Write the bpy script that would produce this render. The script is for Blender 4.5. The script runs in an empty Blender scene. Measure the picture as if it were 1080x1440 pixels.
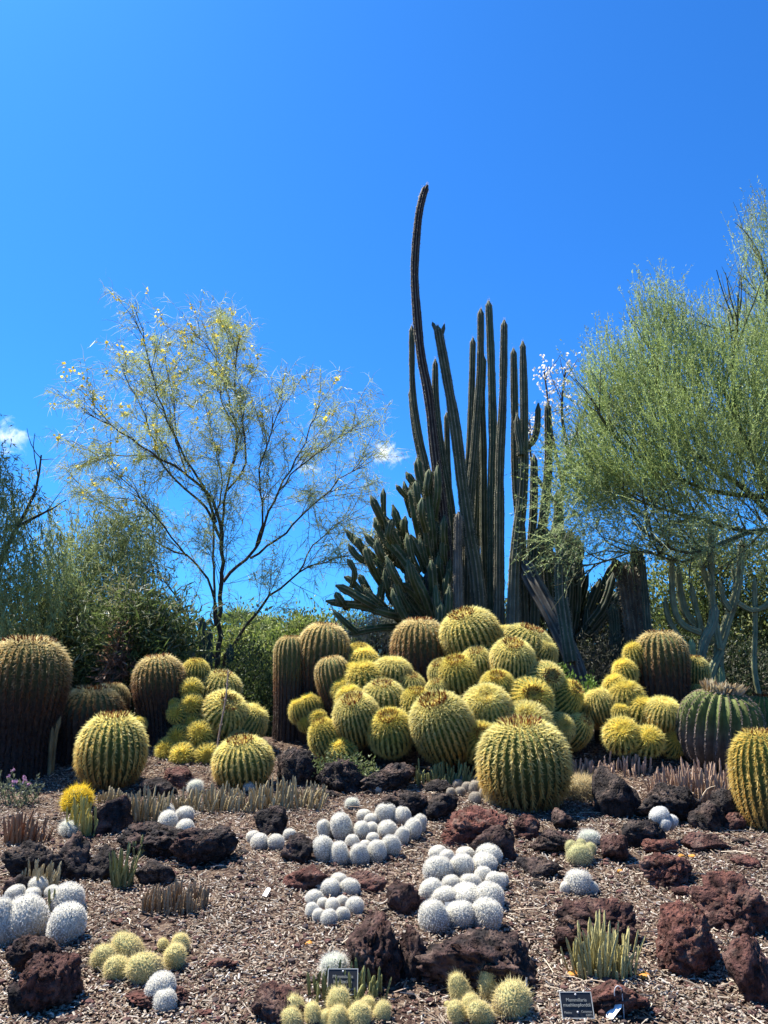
import bpy, bmesh, math, random
import numpy as np
from mathutils import Vector, Matrix, noise

# ------------------------------------------------------------------ camera, sky, sun, exposure
scene = bpy.context.scene
C = scene.collection
rad = math.radians
F = 1082.0                       # focal length in pixels of the 1080 x 1440 photograph
PITCH = rad(12.0)
CAM = np.array([0.0, 0.0, 1.5])
cd = bpy.data.cameras.new('camera'); cam = bpy.data.objects.new('camera', cd); C.objects.link(cam)
cam.location = CAM; cam.rotation_euler = (rad(90) + PITCH, 0, 0)
cd.sensor_fit = 'VERTICAL'; cd.sensor_height = 36.0; cd.sensor_width = 27.0; cd.lens = 36.0 * F / 1440.0
cd.clip_start = 0.05; cd.clip_end = 3000
scene.camera = cam

SUN_EL, SUN_AZ = rad(61), rad(-58)       # azimuth measured from +Y (view direction), negative = left
sd = Vector((math.sin(SUN_AZ) * math.cos(SUN_EL), math.cos(SUN_AZ) * math.cos(SUN_EL), math.sin(SUN_EL)))
sl = bpy.data.lights.new('sun', 'SUN'); sl.energy = 5.0; sl.angle = rad(0.5); sl.color = (1.0, 0.945, 0.85)
so = bpy.data.objects.new('sun', sl); C.objects.link(so); so.rotation_euler = sd.to_track_quat('Z', 'Y').to_euler()

FWD = np.array([0, math.cos(PITCH), math.sin(PITCH)]); UP = np.array([0, -math.sin(PITCH), math.cos(PITCH)])
def ray(px, py):
    return np.array([1.0, 0, 0]) * ((px - 540) / F) + UP * ((720 - py) / F) + FWD

world = bpy.data.worlds.new('World'); scene.world = world; world.use_nodes = True
wn, wl = world.node_tree.nodes, world.node_tree.links
wn.clear()
w_out = wn.new('ShaderNodeOutputWorld'); w_bg = wn.new('ShaderNodeBackground')
sky = wn.new('ShaderNodeTexSky'); sky.sky_type = 'NISHITA'; sky.sun_disc = False
sky.sun_elevation = SUN_EL; sky.sun_rotation = SUN_AZ
sky.altitude = 200; sky.air_density = 1.0; sky.dust_density = 0.9; sky.ozone_density = 3.0
tint = wn.new('ShaderNodeMix'); tint.data_type = 'RGBA'; tint.blend_type = 'MULTIPLY'; tint.inputs[0].default_value = 1.0
tint.inputs[7].default_value = (0.26, 0.955, 1.82, 1)
wl.new(sky.outputs[0], tint.inputs[6])
# a few wisps of fair-weather cloud low over the trees
geo = wn.new('ShaderNodeTexCoord')
nz = wn.new('ShaderNodeTexNoise'); nz.inputs['Distortion'].default_value = 0.6; nz.inputs['Scale'].default_value = 42; nz.inputs['Detail'].default_value = 7; nz.inputs['Roughness'].default_value = 0.62
wl.new(geo.outputs['Generated'], nz.inputs['Vector'])
prev = None
for (px, py, r, gain) in [(541, 641, .048, .92), (430, 655, .052, .74), (8, 614, .05, .72), (495, 640, .04, .5), (55, 606, .03, .42), (140, 622, .03, .4), (330, 668, .05, .42), (380, 700, .05, .4)]:
    d = ray(px, py); d = d / np.linalg.norm(d)
    s = wn.new('ShaderNodeVectorMath'); s.operation = 'SUBTRACT'; wl.new(geo.outputs['Generated'], s.inputs[0]); s.inputs[1].default_value = d
    m = wn.new('ShaderNodeVectorMath'); m.operation = 'MULTIPLY'; wl.new(s.outputs[0], m.inputs[0]); m.inputs[1].default_value = (1, 1, 1.5)
    l = wn.new('ShaderNodeVectorMath'); l.operation = 'LENGTH'; wl.new(m.outputs[0], l.inputs[0])
    mr = wn.new('ShaderNodeMapRange'); mr.inputs[1].default_value = 0; mr.inputs[2].default_value = r; mr.inputs[3].default_value = gain; mr.inputs[4].default_value = 0
    wl.new(l.outputs['Value'], mr.inputs[0])
    if prev is None: prev = mr.outputs[0]
    else:
        mx = wn.new('ShaderNodeMath'); mx.operation = 'MAXIMUM'; wl.new(prev, mx.inputs[0]); wl.new(mr.outputs[0], mx.inputs[1]); prev = mx.outputs[0]
ad = wn.new('ShaderNodeMath'); ad.operation = 'MULTIPLY_ADD'; wl.new(prev, ad.inputs[0]); ad.inputs[1].default_value = 0.62
wl.new(nz.outputs['Fac'], ad.inputs[2])
cm = wn.new('ShaderNodeMapRange'); cm.interpolation_type = 'SMOOTHSTEP'; cm.inputs[1].default_value = 0.74; cm.inputs[2].default_value = 1.12; cm.inputs[3].default_value = 0; cm.inputs[4].default_value = 0.9
wl.new(ad.outputs[0], cm.inputs[0])
gate = wn.new('ShaderNodeMath'); gate.operation = 'GREATER_THAN'; gate.inputs[1].default_value = 0.001; wl.new(prev, gate.inputs[0])
gm = wn.new('ShaderNodeMath'); gm.operation = 'MULTIPLY'; wl.new(cm.outputs[0], gm.inputs[0]); wl.new(gate.outputs[0], gm.inputs[1])
cl = wn.new('ShaderNodeMix'); cl.data_type = 'RGBA'; wl.new(gm.outputs[0], cl.inputs[0]); wl.new(tint.outputs[2], cl.inputs[6])
cl.inputs[7].default_value = (12, 12.4, 13, 1)
wl.new(cl.outputs[2], w_bg.inputs['Color']); w_bg.inputs['Strength'].default_value = 0.05
wl.new(w_bg.outputs[0], w_out.inputs['Surface'])

scene.view_settings.view_transform = 'Standard'; scene.view_settings.look = 'None'
scene.view_settings.exposure = 1.4; scene.view_settings.gamma = 1.0; scene.view_settings.use_curve_mapping = False
scene.render.engine = 'CYCLES'
scene.cycles.max_bounces = 5; scene.cycles.diffuse_bounces = 2; scene.cycles.transparent_max_bounces = 4

rng = np.random.default_rng(7); random.seed(7)

# ------------------------------------------------------------------ helpers: ground height, pixels to places
def sstep(a, b, x):
    t = np.clip((x - a) / (b - a), 0, 1); return t * t * (3 - 2 * t)
def G(x, y):
    x = np.asarray(x, float); y = np.asarray(y, float)
    z = 0.115 * (np.clip(y, 2.4, 9.4) - 3.78)
    z = z + 0.022 * np.sin(1.7 * x + 0.6 * y) * np.cos(1.3 * y - 0.5 * x) + 0.012 * np.sin(4.1 * x - 1.2) * np.sin(3.7 * y + 0.4)
    z = z + 0.42 * np.exp(-((x - 0.7) / 1.5) ** 2 - ((y - 9.7) / 0.9) ** 2)
    z = z + 0.22 * np.exp(-((x + 2.3) / 0.9) ** 2 - ((y - 9.3) / 0.8) ** 2)
    z = z + 0.25 * np.exp(-((x - 3.1) / 0.9) ** 2 - ((y - 9.2) / 0.8) ** 2)
    return z * (1 - sstep(14, 30, y)) + 0.6 * sstep(14, 30, y)
def at(px, py, Y):
    d = ray(px, py); return CAM + d * (Y / d[1])
def gp(px, py):
    d = ray(px, py); t = 2.0; p = CAM + d * t
    for _ in range(2000):
        t += 0.02; p = CAM + d * t
        if p[2] <= G(p[0], p[1]): break
    return p
def mpp(p):                      # metres per photograph pixel at a point
    return float(np.dot(np.asarray(p) - CAM, FWD)) / F

# ------------------------------------------------------------------ helpers: meshes and objects
def mesh(name, V, tris=None, quads=None, col=None, smooth=True, mat=None):
    V = np.asarray(V, np.float32).reshape(-1, 3)
    nt = 0 if tris is None else len(tris); nq = 0 if quads is None else len(quads)
    me = bpy.data.meshes.new(name); me.vertices.add(len(V)); me.vertices.foreach_set('co', V.ravel())
    idx = []
    if nt: idx.append(np.asarray(tris, np.int32).ravel())
    if nq: idx.append(np.asarray(quads, np.int32).ravel())
    idx = np.concatenate(idx); me.loops.add(len(idx)); me.loops.foreach_set('vertex_index', idx)
    st = np.concatenate([np.arange(nt) * 3, nt * 3 + np.arange(nq) * 4]).astype(np.int32)
    me.polygons.add(nt + nq); me.polygons.foreach_set('loop_start', st)
    me.polygons.foreach_set('use_smooth', np.full(nt + nq, smooth, bool))
    if col is not None:
        a = me.color_attributes.new('Col', 'FLOAT_COLOR', 'POINT')
        c = np.ones((len(V), 4), np.float32); c[:, :3] = np.broadcast_to(col, (len(V), 3)); a.data.foreach_set('color', c.ravel())
    me.update(calc_edges=True)
    if mat is not None: me.materials.append(mat)
    return me
class MB:                        # gathers pieces of ONE mesh
    def __init__(s): s.V, s.T, s.Q, s.K, s.n = [], [], [], [], 0
    def add(s, V, T=None, Q=None, col=(1, 1, 1)):
        V = np.asarray(V, float).reshape(-1, 3)
        s.V.append(V); s.K.append(np.broadcast_to(np.asarray(col, float), (len(V), 3)))
        if T is not None and len(T): s.T.append(np.asarray(T) + s.n)
        if Q is not None and len(Q): s.Q.append(np.asarray(Q) + s.n)
        s.n += len(V)
    def mesh(s, name, mat, smooth=True):
        return mesh(name, np.concatenate(s.V), np.concatenate(s.T) if s.T else None, np.concatenate(s.Q) if s.Q else None, np.concatenate(s.K), smooth, mat)
def obj(name, me, parent=None, loc=None, rot=None, scale=None):
    o = bpy.data.objects.new(name, me); C.objects.link(o)
    if parent is not None: o.parent = parent
    if loc is not None: o.location = loc
    if rot is not None: o.rotation_euler = rot
    if scale is not None: o.scale = scale
    return o
def tag(o, label=None, cat=None, group=None, kind=None):
    if label: o['label'] = label
    if cat: o['category'] = cat
    if group: o['group'] = group
    if kind: o['kind'] = kind
    return o
def thing(name, label, cat, loc, group=None):
    return tag(obj(name, None, loc=loc), label, cat, group)
def nrm(v):
    v = np.asarray(v, float); return v / (np.linalg.norm(v, axis=-1, keepdims=True) + 1e-9)
def rot_to(axis, spin=0.0):
    a = Vector(axis).normalized()
    return (a.to_track_quat('Z', 'Y').to_matrix() @ Matrix.Rotation(spin, 3, 'Z')).to_euler()

# ------------------------------------------------------------------ materials
def new_mat(name):
    m = bpy.data.materials.new(name); m.use_nodes = True; n = m.node_tree.nodes
    return m, n, m.node_tree.links, n['Principled BSDF'], n['Material Output']
def col_mat(name, rough=0.7, trans=0.0, var=0.25, scale=30.0, bump=0.0, spec=0.3, objvar=0.0):
    m, n, l, b, out = new_mat(name)
    at_ = n.new('ShaderNodeAttribute'); at_.attribute_name = 'Col'
    tx = n.new('ShaderNodeTexCoord'); ns = n.new('ShaderNodeTexNoise'); ns.inputs['Scale'].default_value = scale; ns.inputs['Detail'].default_value = 4
    l.new(tx.outputs['Object'], ns.inputs['Vector'])
    mr = n.new('ShaderNodeMapRange'); mr.inputs[1].default_value = .3; mr.inputs[2].default_value = .7; mr.inputs[3].default_value = 1 - var; mr.inputs[4].default_value = 1 + var
    l.new(ns.outputs['Fac'], mr.inputs[0])
    val = mr.outputs[0]
    if objvar:
        oi = n.new('ShaderNodeObjectInfo'); m2 = n.new('ShaderNodeMapRange'); m2.inputs[3].default_value = 1 - objvar; m2.inputs[4].default_value = 1 + objvar
        l.new(oi.outputs['Random'], m2.inputs[0]); mm = n.new('ShaderNodeMath'); mm.operation = 'MULTIPLY'; l.new(val, mm.inputs[0]); l.new(m2.outputs[0], mm.inputs[1]); val = mm.outputs[0]
    mul = n.new('ShaderNodeVectorMath'); mul.operation = 'SCALE'; l.new(at_.outputs['Color'], mul.inputs[0]); l.new(val, mul.inputs['Scale'])
    l.new(mul.outputs[0], b.inputs['Base Color']); b.inputs['Roughness'].default_value = rough; b.inputs['Specular IOR Level'].default_value = spec
    if bump:
        bp = n.new('ShaderNodeBump'); bp.inputs['Strength'].default_value = bump; bp.inputs['Distance'].default_value = 0.02; l.new(ns.outputs['Fac'], bp.inputs['Height']); l.new(bp.outputs[0], b.inputs['Normal'])
    if trans:
        t = n.new('ShaderNodeBsdfTranslucent'); l.new(mul.outputs[0], t.inputs['Color'])
        mx = n.new('ShaderNodeMixShader'); mx.inputs[0].default_value = trans; l.new(b.outputs[0], mx.inputs[1]); l.new(t.outputs[0], mx.inputs[2]); l.new(mx.outputs[0], out.inputs['Surface'])
    return m
M_BODY = col_mat('cactus_skin', .72, 0, .32, 7, .25, .2)
M_SPINE = col_mat('cactus_spine', .5, .48, .22, 2.2, 0, .3, objvar=.13)
M_WHITE = col_mat('white_spine', .6, .42, .12, 3, 0, .2, objvar=.07)
M_LEAF = col_mat('leaf', .5, .4, .25, 1.2, 0, .35)
M_BARK = col_mat('bark', .85, 0, .35, 14, .6, .15)
M_FINGER = col_mat('finger_skin', .6, 0, .28, 25, .1, .3, objvar=.22)
M_CHIP = col_mat('wood_chip', .8, 0, .12, 3, 0, .15)
M_PLAIN = col_mat('plain', .5, 0, .05, 10, 0, .4)

def rock_mat():
    m, n, l, b, out = new_mat('lava_rock')
    tx = n.new('ShaderNodeTexCoord'); oi = n.new('ShaderNodeObjectInfo')
    red = n.new('ShaderNodeAttribute'); red.attribute_type = 'OBJECT'; red.attribute_name = 'redness'
    off = n.new('ShaderNodeVectorMath'); off.operation = 'SCALE'; off.inputs[0].default_value = (37, 11, 53); l.new(oi.outputs['Random'], off.inputs['Scale'])
    geo = n.new('ShaderNodeNewGeometry'); add = n.new('ShaderNodeVectorMath'); l.new(geo.outputs['Position'], add.inputs[0]); l.new(off.outputs[0], add.inputs[1])
    def noi(s, d=6, r=.6):
        x = n.new('ShaderNodeTexNoise'); x.inputs['Scale'].default_value = s; x.inputs['Detail'].default_value = d; x.inputs['Roughness'].default_value = r; l.new(add.outputs[0], x.inputs['Vector']); return x
    big, mid, fine = noi(4.5), noi(16), noi(70, 4, .7)
    ma = n.new('ShaderNodeMath'); ma.operation = 'MULTIPLY_ADD'; l.new(big.outputs['Fac'], ma.inputs[0]); ma.inputs[1].default_value = 1.7; l.new(red.outputs['Fac'], ma.inputs[2])
    mr = n.new('ShaderNodeMapRange'); mr.inputs[1].default_value = .95; mr.inputs[2].default_value = 1.8; l.new(ma.outputs[0], mr.inputs[0])
    mix = n.new('ShaderNodeMix'); mix.data_type = 'RGBA'; l.new(mr.outputs[0], mix.inputs[0]); mix.inputs[6].default_value = (.030, .025, .024, 1); mix.inputs[7].default_value = (.135, .056, .043, 1)
    ramp = n.new('ShaderNodeMapRange'); ramp.inputs[1].default_value = .35; ramp.inputs[2].default_value = .68; ramp.inputs[3].default_value = .3; ramp.inputs[4].default_value = 1.75; l.new(mid.outputs['Fac'], ramp.inputs[0])
    sc = n.new('ShaderNodeVectorMath'); sc.operation = 'SCALE'; l.new(mix.outputs[2], sc.inputs[0]); l.new(ramp.outputs[0], sc.inputs['Scale'])
    dust = n.new('ShaderNodeMapRange'); dust.inputs[1].default_value = .50; dust.inputs[2].default_value = .70; dust.inputs[4].default_value = .8; l.new(noi(9, 8, .7).outputs['Fac'], dust.inputs[0])
    m2 = n.new('ShaderNodeMix'); m2.data_type = 'RGBA'; l.new(dust.outputs[0], m2.inputs[0]); l.new(sc.outputs[0], m2.inputs[6]); m2.inputs[7].default_value = (.20, .145, .115, 1)
    l.new(m2.outputs[2], b.inputs['Base Color']); b.inputs['Roughness'].default_value = .92; b.inputs['Specular IOR Level'].default_value = .15
    vo = n.new('ShaderNodeTexVoronoi'); vo.inputs['Scale'].default_value = 38; l.new(add.outputs[0], vo.inputs['Vector'])
    vm = n.new('ShaderNodeMapRange'); vm.inputs[1].default_value = 0; vm.inputs[2].default_value = .45; l.new(vo.outputs['Distance'], vm.inputs[0])
    h1 = n.new('ShaderNodeMath'); h1.operation = 'MULTIPLY_ADD'; l.new(mid.outputs['Fac'], h1.inputs[0]); h1.inputs[1].default_value = 2.2; l.new(vm.outputs[0], h1.inputs[2])
    h2 = n.new('ShaderNodeMath'); h2.operation = 'MULTIPLY_ADD'; l.new(fine.outputs['Fac'], h2.inputs[0]); h2.inputs[1].default_value = .9; l.new(h1.outputs[0], h2.inputs[2])
    bp = n.new('ShaderNodeBump'); bp.inputs['Strength'].default_value = 1.0; bp.inputs['Distance'].default_value = .022; l.new(h2.outputs[0], bp.inputs['Height']); l.new(bp.outputs[0], b.inputs['Normal'])
    return m
M_ROCK = rock_mat()

def ground_mat():
    m, n, l, b, out = new_mat('mulch_soil')
    geo = n.new('ShaderNodeNewGeometry')
    def noi(s, d=6, r=.6):
        x = n.new('ShaderNodeTexNoise'); x.inputs['Scale'].default_value = s; x.inputs['Detail'].default_value = d; x.inputs['Roughness'].default_value = r; l.new(geo.outputs['Position'], x.inputs['Vector']); return x
    vo = n.new('ShaderNodeTexVoronoi'); vo.inputs['Scale'].default_value = 45; l.new(geo.outputs['Position'], vo.inputs['Vector'])
    cr = n.new('ShaderNodeValToRGB'); e = cr.color_ramp.elements
    e[0].position = 0; e[0].color = (.035, .02, .015, 1); e[1].position = 1; e[1].color = (.20, .145, .10, 1)
    for p, c in ((.35, (.06, .036, .028, 1)), (.6, (.11, .075, .055, 1))): x = e.new(p); x.color = c
    sx = n.new('ShaderNodeSeparateColor'); l.new(vo.outputs['Color'], sx.inputs[0]); l.new(sx.outputs[0], cr.inputs[0])
    sc = n.new('ShaderNodeMapRange'); sc.inputs[1].default_value = .3; sc.inputs[2].default_value = .7; sc.inputs[3].default_value = .6; sc.inputs[4].default_value = 1.25; l.new(noi(2.2).outputs['Fac'], sc.inputs[0])
    v = n.new('ShaderNodeVectorMath'); v.operation = 'SCALE'; l.new(cr.outputs[0], v.inputs[0]); l.new(sc.outputs[0], v.inputs['Scale']); l.new(v.outputs[0], b.inputs['Base Color'])
    b.inputs['Roughness'].default_value = .95; b.inputs['Specular IOR Level'].default_value = .1
    bp = n.new('ShaderNodeBump'); bp.inputs['Distance'].default_value = .02; l.new(noi(60, 4).outputs['Fac'], bp.inputs['Height']); l.new(bp.outputs[0], b.inputs['Normal'])
    return m
M_GROUND = ground_mat()

# ------------------------------------------------------------------ ground sheet, mulch, gravel
def axis(lo, hi, step, far):
    core = np.arange(lo, hi + 1e-6, step); out = [1.0]
    k = []; d = step; x = 0
    while x < far: d *= 1.25; x += d; k.append(x)
    k = np.array(k); return np.concatenate([lo - k[::-1], core, hi + k])
gx, gy = axis(-7, 7, .09, 900), axis(2, 13, .09, 1500)
XX, YY = np.meshgrid(gx, gy); nx, ny = len(gx), len(gy)
ZZ = G(XX, YY)
ii = np.arange(ny - 1)[:, None] * nx + np.arange(nx - 1)[None, :]
Q = np.stack([ii, ii + 1, ii + nx + 1, ii + nx], -1).reshape(-1, 4)
tag(obj('ground', mesh('ground', np.stack([XX, YY, ZZ], -1).reshape(-1, 3), quads=Q, mat=M_GROUND)), 'brown sloping bed of soil and bark mulch', 'ground', kind='structure')

def scatter(n, y0, y1, p=1.3):
    y = y0 + (y1 - y0) * rng.random(n) ** p
    x = (rng.random(n) * 2 - 1) * (0.53 * y + 0.35)
    return x, y
NCH = 142000
x, y = scatter(NCH, 3.2, 9.3)
bare = np.sin(3.1 * x + 2 * np.sin(1.3 * y)) * np.sin(2.7 * y - 1.4 * x) + .5 * np.sin(7.3 * x + 5.1 * y); ok = (bare < .75) | (rng.random(NCH) < .35); x, y = x[ok], y[ok]; NCH = len(x)
L = rng.lognormal(math.log(.0088), .55, NCH)[:, None]; Wd = (.0022 + .0038 * rng.random(NCH))[:, None]
a = rng.random(NCH) * 2 * math.pi
D = nrm(np.stack([np.cos(a), np.sin(a), rng.normal(0, .33, NCH)], -1)); S = nrm(np.stack([-np.sin(a), np.cos(a), rng.normal(0, .5, NCH)], -1)); N = np.cross(D, S)
P = np.stack([x, y, G(x, y) + .004 + .016 * rng.random(NCH)], -1)
hh = Wd * .55
V = np.stack([P - D * L - S * Wd, P - D * L * .9 + N * hh, P - D * L * .95 + S * Wd, P + D * L * .95 - S * Wd * .8, P + D * L + N * hh * .8, P + D * L * .9 + S * Wd * .8], 1).reshape(-1, 3)
o6 = np.arange(NCH)[:, None] * 6
Q = np.concatenate([o6 + np.array([0, 3, 4, 1]), o6 + np.array([1, 4, 5, 2])])
pal = np.array([(.46, .37, .27), (.60, .51, .39), (.34, .25, .17), (.22, .145, .10), (.14, .08, .06), (.72, .65, .55), (.20, .11, .085), (.42, .31, .23)])
pr = np.array([.22, .17, .17, .13, .09, .07, .08, .07])
patch = .5 + .5 * np.sin(2.1 * x + 1.3 * y) * np.sin(1.1 * x - 2.3 * y + 1)          # drier and redder patches of mulch
k1 = rng.choice(8, NCH, p=pr); k2 = rng.choice([3, 4, 6, 2, 0, 7], NCH)
K = np.array([.62, .63, .65]) * np.where((rng.random(NCH) < .26 * patch)[:, None], pal[k2], pal[k1]) * (0.8 + .4 * rng.random((NCH, 1)))
tag(obj('wood_chip_mulch', mesh('wood_chip_mulch', V, quads=Q, col=np.repeat(K, 6, 0), smooth=False, mat=M_CHIP)), 'loose pale and brown wood chip mulch covering the bed', 'mulch', kind='stuff')

NT = 420
x, y = scatter(NT, 3.2, 9.0, 1.0); a = rng.random(NT) * 6.283; L = rng.uniform(.03, .11, NT)[:, None]; W_ = rng.uniform(.0014, .0034, NT)[:, None]
D = nrm(np.stack([np.cos(a), np.sin(a), rng.normal(.03, .12, NT)], -1)); S = nrm(np.cross(D, [0, 0, 1.0])); U = np.cross(S, D); P = np.stack([x, y, G(x, y) + .022], -1)
bend = S * rng.normal(0, .012, (NT, 1)) + U * .006
V = np.concatenate([np.stack([p + S * W_, p - S * W_ * .5 + U * W_ * .87, p - S * W_ * .5 - U * W_ * .87], 1) for p in (P - D * L, P + bend, P + D * L * .95)], 1).reshape(-1, 3); o9 = np.arange(NT)[:, None] * 9
Q = np.concatenate([o9 + np.array([b + i, b + (i + 1) % 3, b + 3 + (i + 1) % 3, b + 3 + i]) for b in (0, 3) for i in range(3)])
tag(obj('fallen_twigs', mesh('fallen_twigs', V, quads=Q, col=np.repeat(np.array([(.42, .34, .25), (.26, .18, .12), (.55, .46, .34)])[rng.integers(0, 3, NT)], 9, 0), smooth=False, mat=M_CHIP)), 'fallen twigs and straw littering the mulch', 'litter', kind='stuff')

def ico(sub):
    bm = bmesh.new(); bmesh.ops.create_icosphere(bm, subdivisions=sub, radius=1.0)
    V = np.array([v.co[:] for v in bm.verts]); T = np.array([[v.index for v in f.verts] for f in bm.faces]); bm.free(); return V, T
ICO = {k: ico(k) for k in (1, 2, 4, 5)}
NG = 4800
x, y = scatter(NG, 3.2, 9.6, 1.1); V0, T0 = ICO[1]
s = rng.lognormal(math.log(.0095), .6, NG); s = np.minimum(s, .020)
V = V0[None] * (.72 + .5 * rng.random((NG, len(V0), 1))) * s[:, None, None] * np.array([1.2, 1, .75])
V = V + np.stack([x, y, G(x, y) + s * .4 + .006], -1)[:, None]
K = np.array([(.085, .045, .038), (.06, .044, .04), (.12, .06, .05), (.04, .032, .03), (.22, .165, .13)])[rng.choice(5, NG, p=[.3, .25, .2, .15, .1])]
T = (T0[None] + (np.arange(NG) * len(V0))[:, None, None]).reshape(-1, 3)
tag(obj('lava_gravel', mesh('lava_gravel', V.reshape(-1, 3), tris=T, col=np.repeat(K, len(V0), 0), smooth=False, mat=M_CHIP)), 'small reddish lava fragments scattered through the mulch', 'gravel', kind='stuff')

# ------------------------------------------------------------------ lava rocks
def rock_mesh(seed, sub, spiky=0.0):
    r = np.random.default_rng(seed); V, T = ICO[sub]; V = V.copy()
    n = nrm(r.normal(size=(9, 3))); d = .55 + .4 * r.random(9)
    dots = V @ n.T; lim = np.where(dots > .05, d / np.maximum(dots, .05), 9)
    lim = np.concatenate([lim, np.full((len(V), 1), 1.15)], 1)
    k = 20.0; rr = -np.log(np.exp(-k * lim).sum(1)) / k
    V = V * rr[:, None]
    o = Vector(r.random(3) * 40)
    out = np.empty(len(V))
    for i, v in enumerate(V):
        p = Vector(v) + o
        a = noise.fractal(p * 1.6, 1.0, 2.1, 3); b = noise.noise(p * 4.6); c = noise.noise(p * 9.5)
        dd, pp = noise.voronoi(p * 2.1 + Vector((a, b, c)) * .12)
        out[i] = -1.1 * max(0.0, .12 - (dd[1] - dd[0])) + .16 * (noise.noise(pp[0] * 5.3)) + .09 * a + .07 * (1 - 2 * abs(b)) + .07 * (1 - 2 * abs(c)) + (.045 * noise.noise(p * 21) if sub > 4 else 0)
    V = V * (1 + out[:, None] * 1.25)
    lo, hi = V.min(0), V.max(0); V = (V - (lo + hi) / 2) / (hi - lo)
    V[:, 2] = (V[:, 2] + .5) * 1.35 - .35
    return mesh('lava_rock', V, tris=T, mat=M_ROCK)
ROCKS = [
 (0, 1176, 92, 1246, .0, 'smooth slate grey boulder behind the low finger cactus tuft'),
 (74, 1164, 124, 1240, .15, 'dark brown upright rock wedged against the slate grey boulder'),
 (112, 1184, 160, 1240, .1, 'dark blocky rock beside the green finger cactus tuft'),
 (126, 1114, 177, 1176, .3, 'brown jagged rock between yellow and tan finger cactus'),
 (152, 1152, 262, 1208, .1, 'long black crumbly lava ledge next to four perched white balls'),
 (232, 1158, 332, 1222, .25, 'broad dark lava rock carrying four white cactus balls'),
 (186, 1205, 246, 1248, .0, 'black rounded lava lump below the crumbly ledge'),
 (0, 1226, 40, 1264, .2, 'grey brown stone behind the big smooth white cactus balls'),
 (0, 1306, 78, 1380, .3, 'knobbly brown rock under the big smooth white cactus balls'),
 (22, 1334, 106, 1428, .5, 'tilted reddish brown slab with a lit ridge'),
 (0, 1372, 62, 1432, .3, 'crumbly pale brown rock beside the tilted reddish slab'),
 (354, 1130, 408, 1176, .0, 'jet black pointed rock behind four small white balls'),
 (394, 1168, 446, 1216, .15, 'dark brown rock touching the long white cactus cluster'),
 (394, 1210, 470, 1256, .75, 'low red brown lava rock beside the compact white cluster'),
 (484, 1224, 546, 1256, .7, 'flat reddish rock above the compact white cluster'),
 (522, 1106, 608, 1156, .05, 'dark sloping boulder behind the long white cactus cluster'),
 (590, 1112, 648, 1154, .0, 'black broken rock next to the red boulder'),
 (610, 1128, 726, 1190, 1.0, 'bright brick red boulder in front of the golden barrel'),
 (664, 1154, 728, 1212, .45, 'dark red pitted rock leaning on the brick red boulder'),
 (722, 1142, 764, 1182, .6, 'small red brown rock beside the dark red pitted rock'),
 (778, 1134, 816, 1170, .25, 'small pointed brown rock below the lone golden barrel'),
 (744, 1164, 822, 1206, .3, 'flat grey brown rock beside the lobed yellowish cactus'),
 (728, 1204, 796, 1238, .15, 'low black rock beside the round white cactus with two offsets'),
 (840, 1072, 908, 1152, .0, 'tall black boulder beside the straw coloured spiny tuft'),
 (888, 1098, 1008, 1158, .0, 'wide black grey boulder in front of pinkish finger cactus'),
 (878, 1148, 948, 1198, .15, 'black rock holding a snow white cactus'),
 (906, 1178, 958, 1206, .85, 'small red rock in front of the snow white cactus rock'),
 (904, 1194, 988, 1252, .75, 'low red rock half sunk in mulch above the cracked boulder'),
 (964, 1168, 1028, 1200, .5, 'flat brown rock below the wide black grey boulder'),
 (848, 1168, 890, 1216, .45, 'brown crumbling rock next to the lobed yellowish cactus'),
 (998, 1102, 1064, 1162, .1, 'dark pitted rock at the foot of the bright yellow barrel'),
 (974, 1124, 1030, 1172, .1, 'dark lump between the black grey boulder and yellow barrel'),
 (1016, 1140, 1056, 1170, .7, 'little red rock at the foot of the bright yellow barrel'),
 (986, 1218, 1100, 1318, .65, 'large purplish red boulder with a hollow side'),
 (924, 1260, 1032, 1380, .8, 'large cracked red brown boulder with rounded face'),
 (1036, 1306, 1110, 1420, .7, 'steep red boulder with small yellow cacti at its side'),
 (766, 1256, 902, 1346, .5, 'dark red boulder behind the pale finger cactus'),
 (484, 1280, 568, 1392, .45, 'upright dark red lava spire behind the black plant label'),
 (562, 1296, 606, 1384, .3, 'narrow dark rock between lava spire and biggest boulder'),
 (578, 1298, 792, 1412, .3, 'biggest dark boulder, in front of the large white cluster'),
 (544, 1234, 602, 1292, .4, 'dark red rock beside the blank grey metal label'),
 (348, 1378, 428, 1446, .5, 'reddish brown rock beside the yellow spined cluster and label'),
 (812, 1374, 918, 1432, .7, 'flat red lava rock between pale finger cactus and label'),
 (290, 1345, 338, 1367, .8, 'small flat red stone alone on the mulch'),
 (164, 1388, 268, 1428, .8, 'flat red rock under the white twin headed cactus'),
 (384, 1046, 452, 1108, .1, 'dark clod rock at the foot of the old brown barrel column'),
 (440, 1062, 524, 1118, .05, 'dark crumbly rock under the golden barrel pile'),
 (500, 1068, 592, 1116, .1, 'dark crumbly rock with a small green shrub'),
 (222, 1076, 276, 1110, .6, 'small reddish rock in front of the shaded barrel pile'),
 (190, 1090, 250, 1122, .0, 'black rock behind the tan finger cactus strip'),
 (596, 1094, 640, 1116, .0, 'black stone behind the small grey cactus balls'),
]
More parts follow.
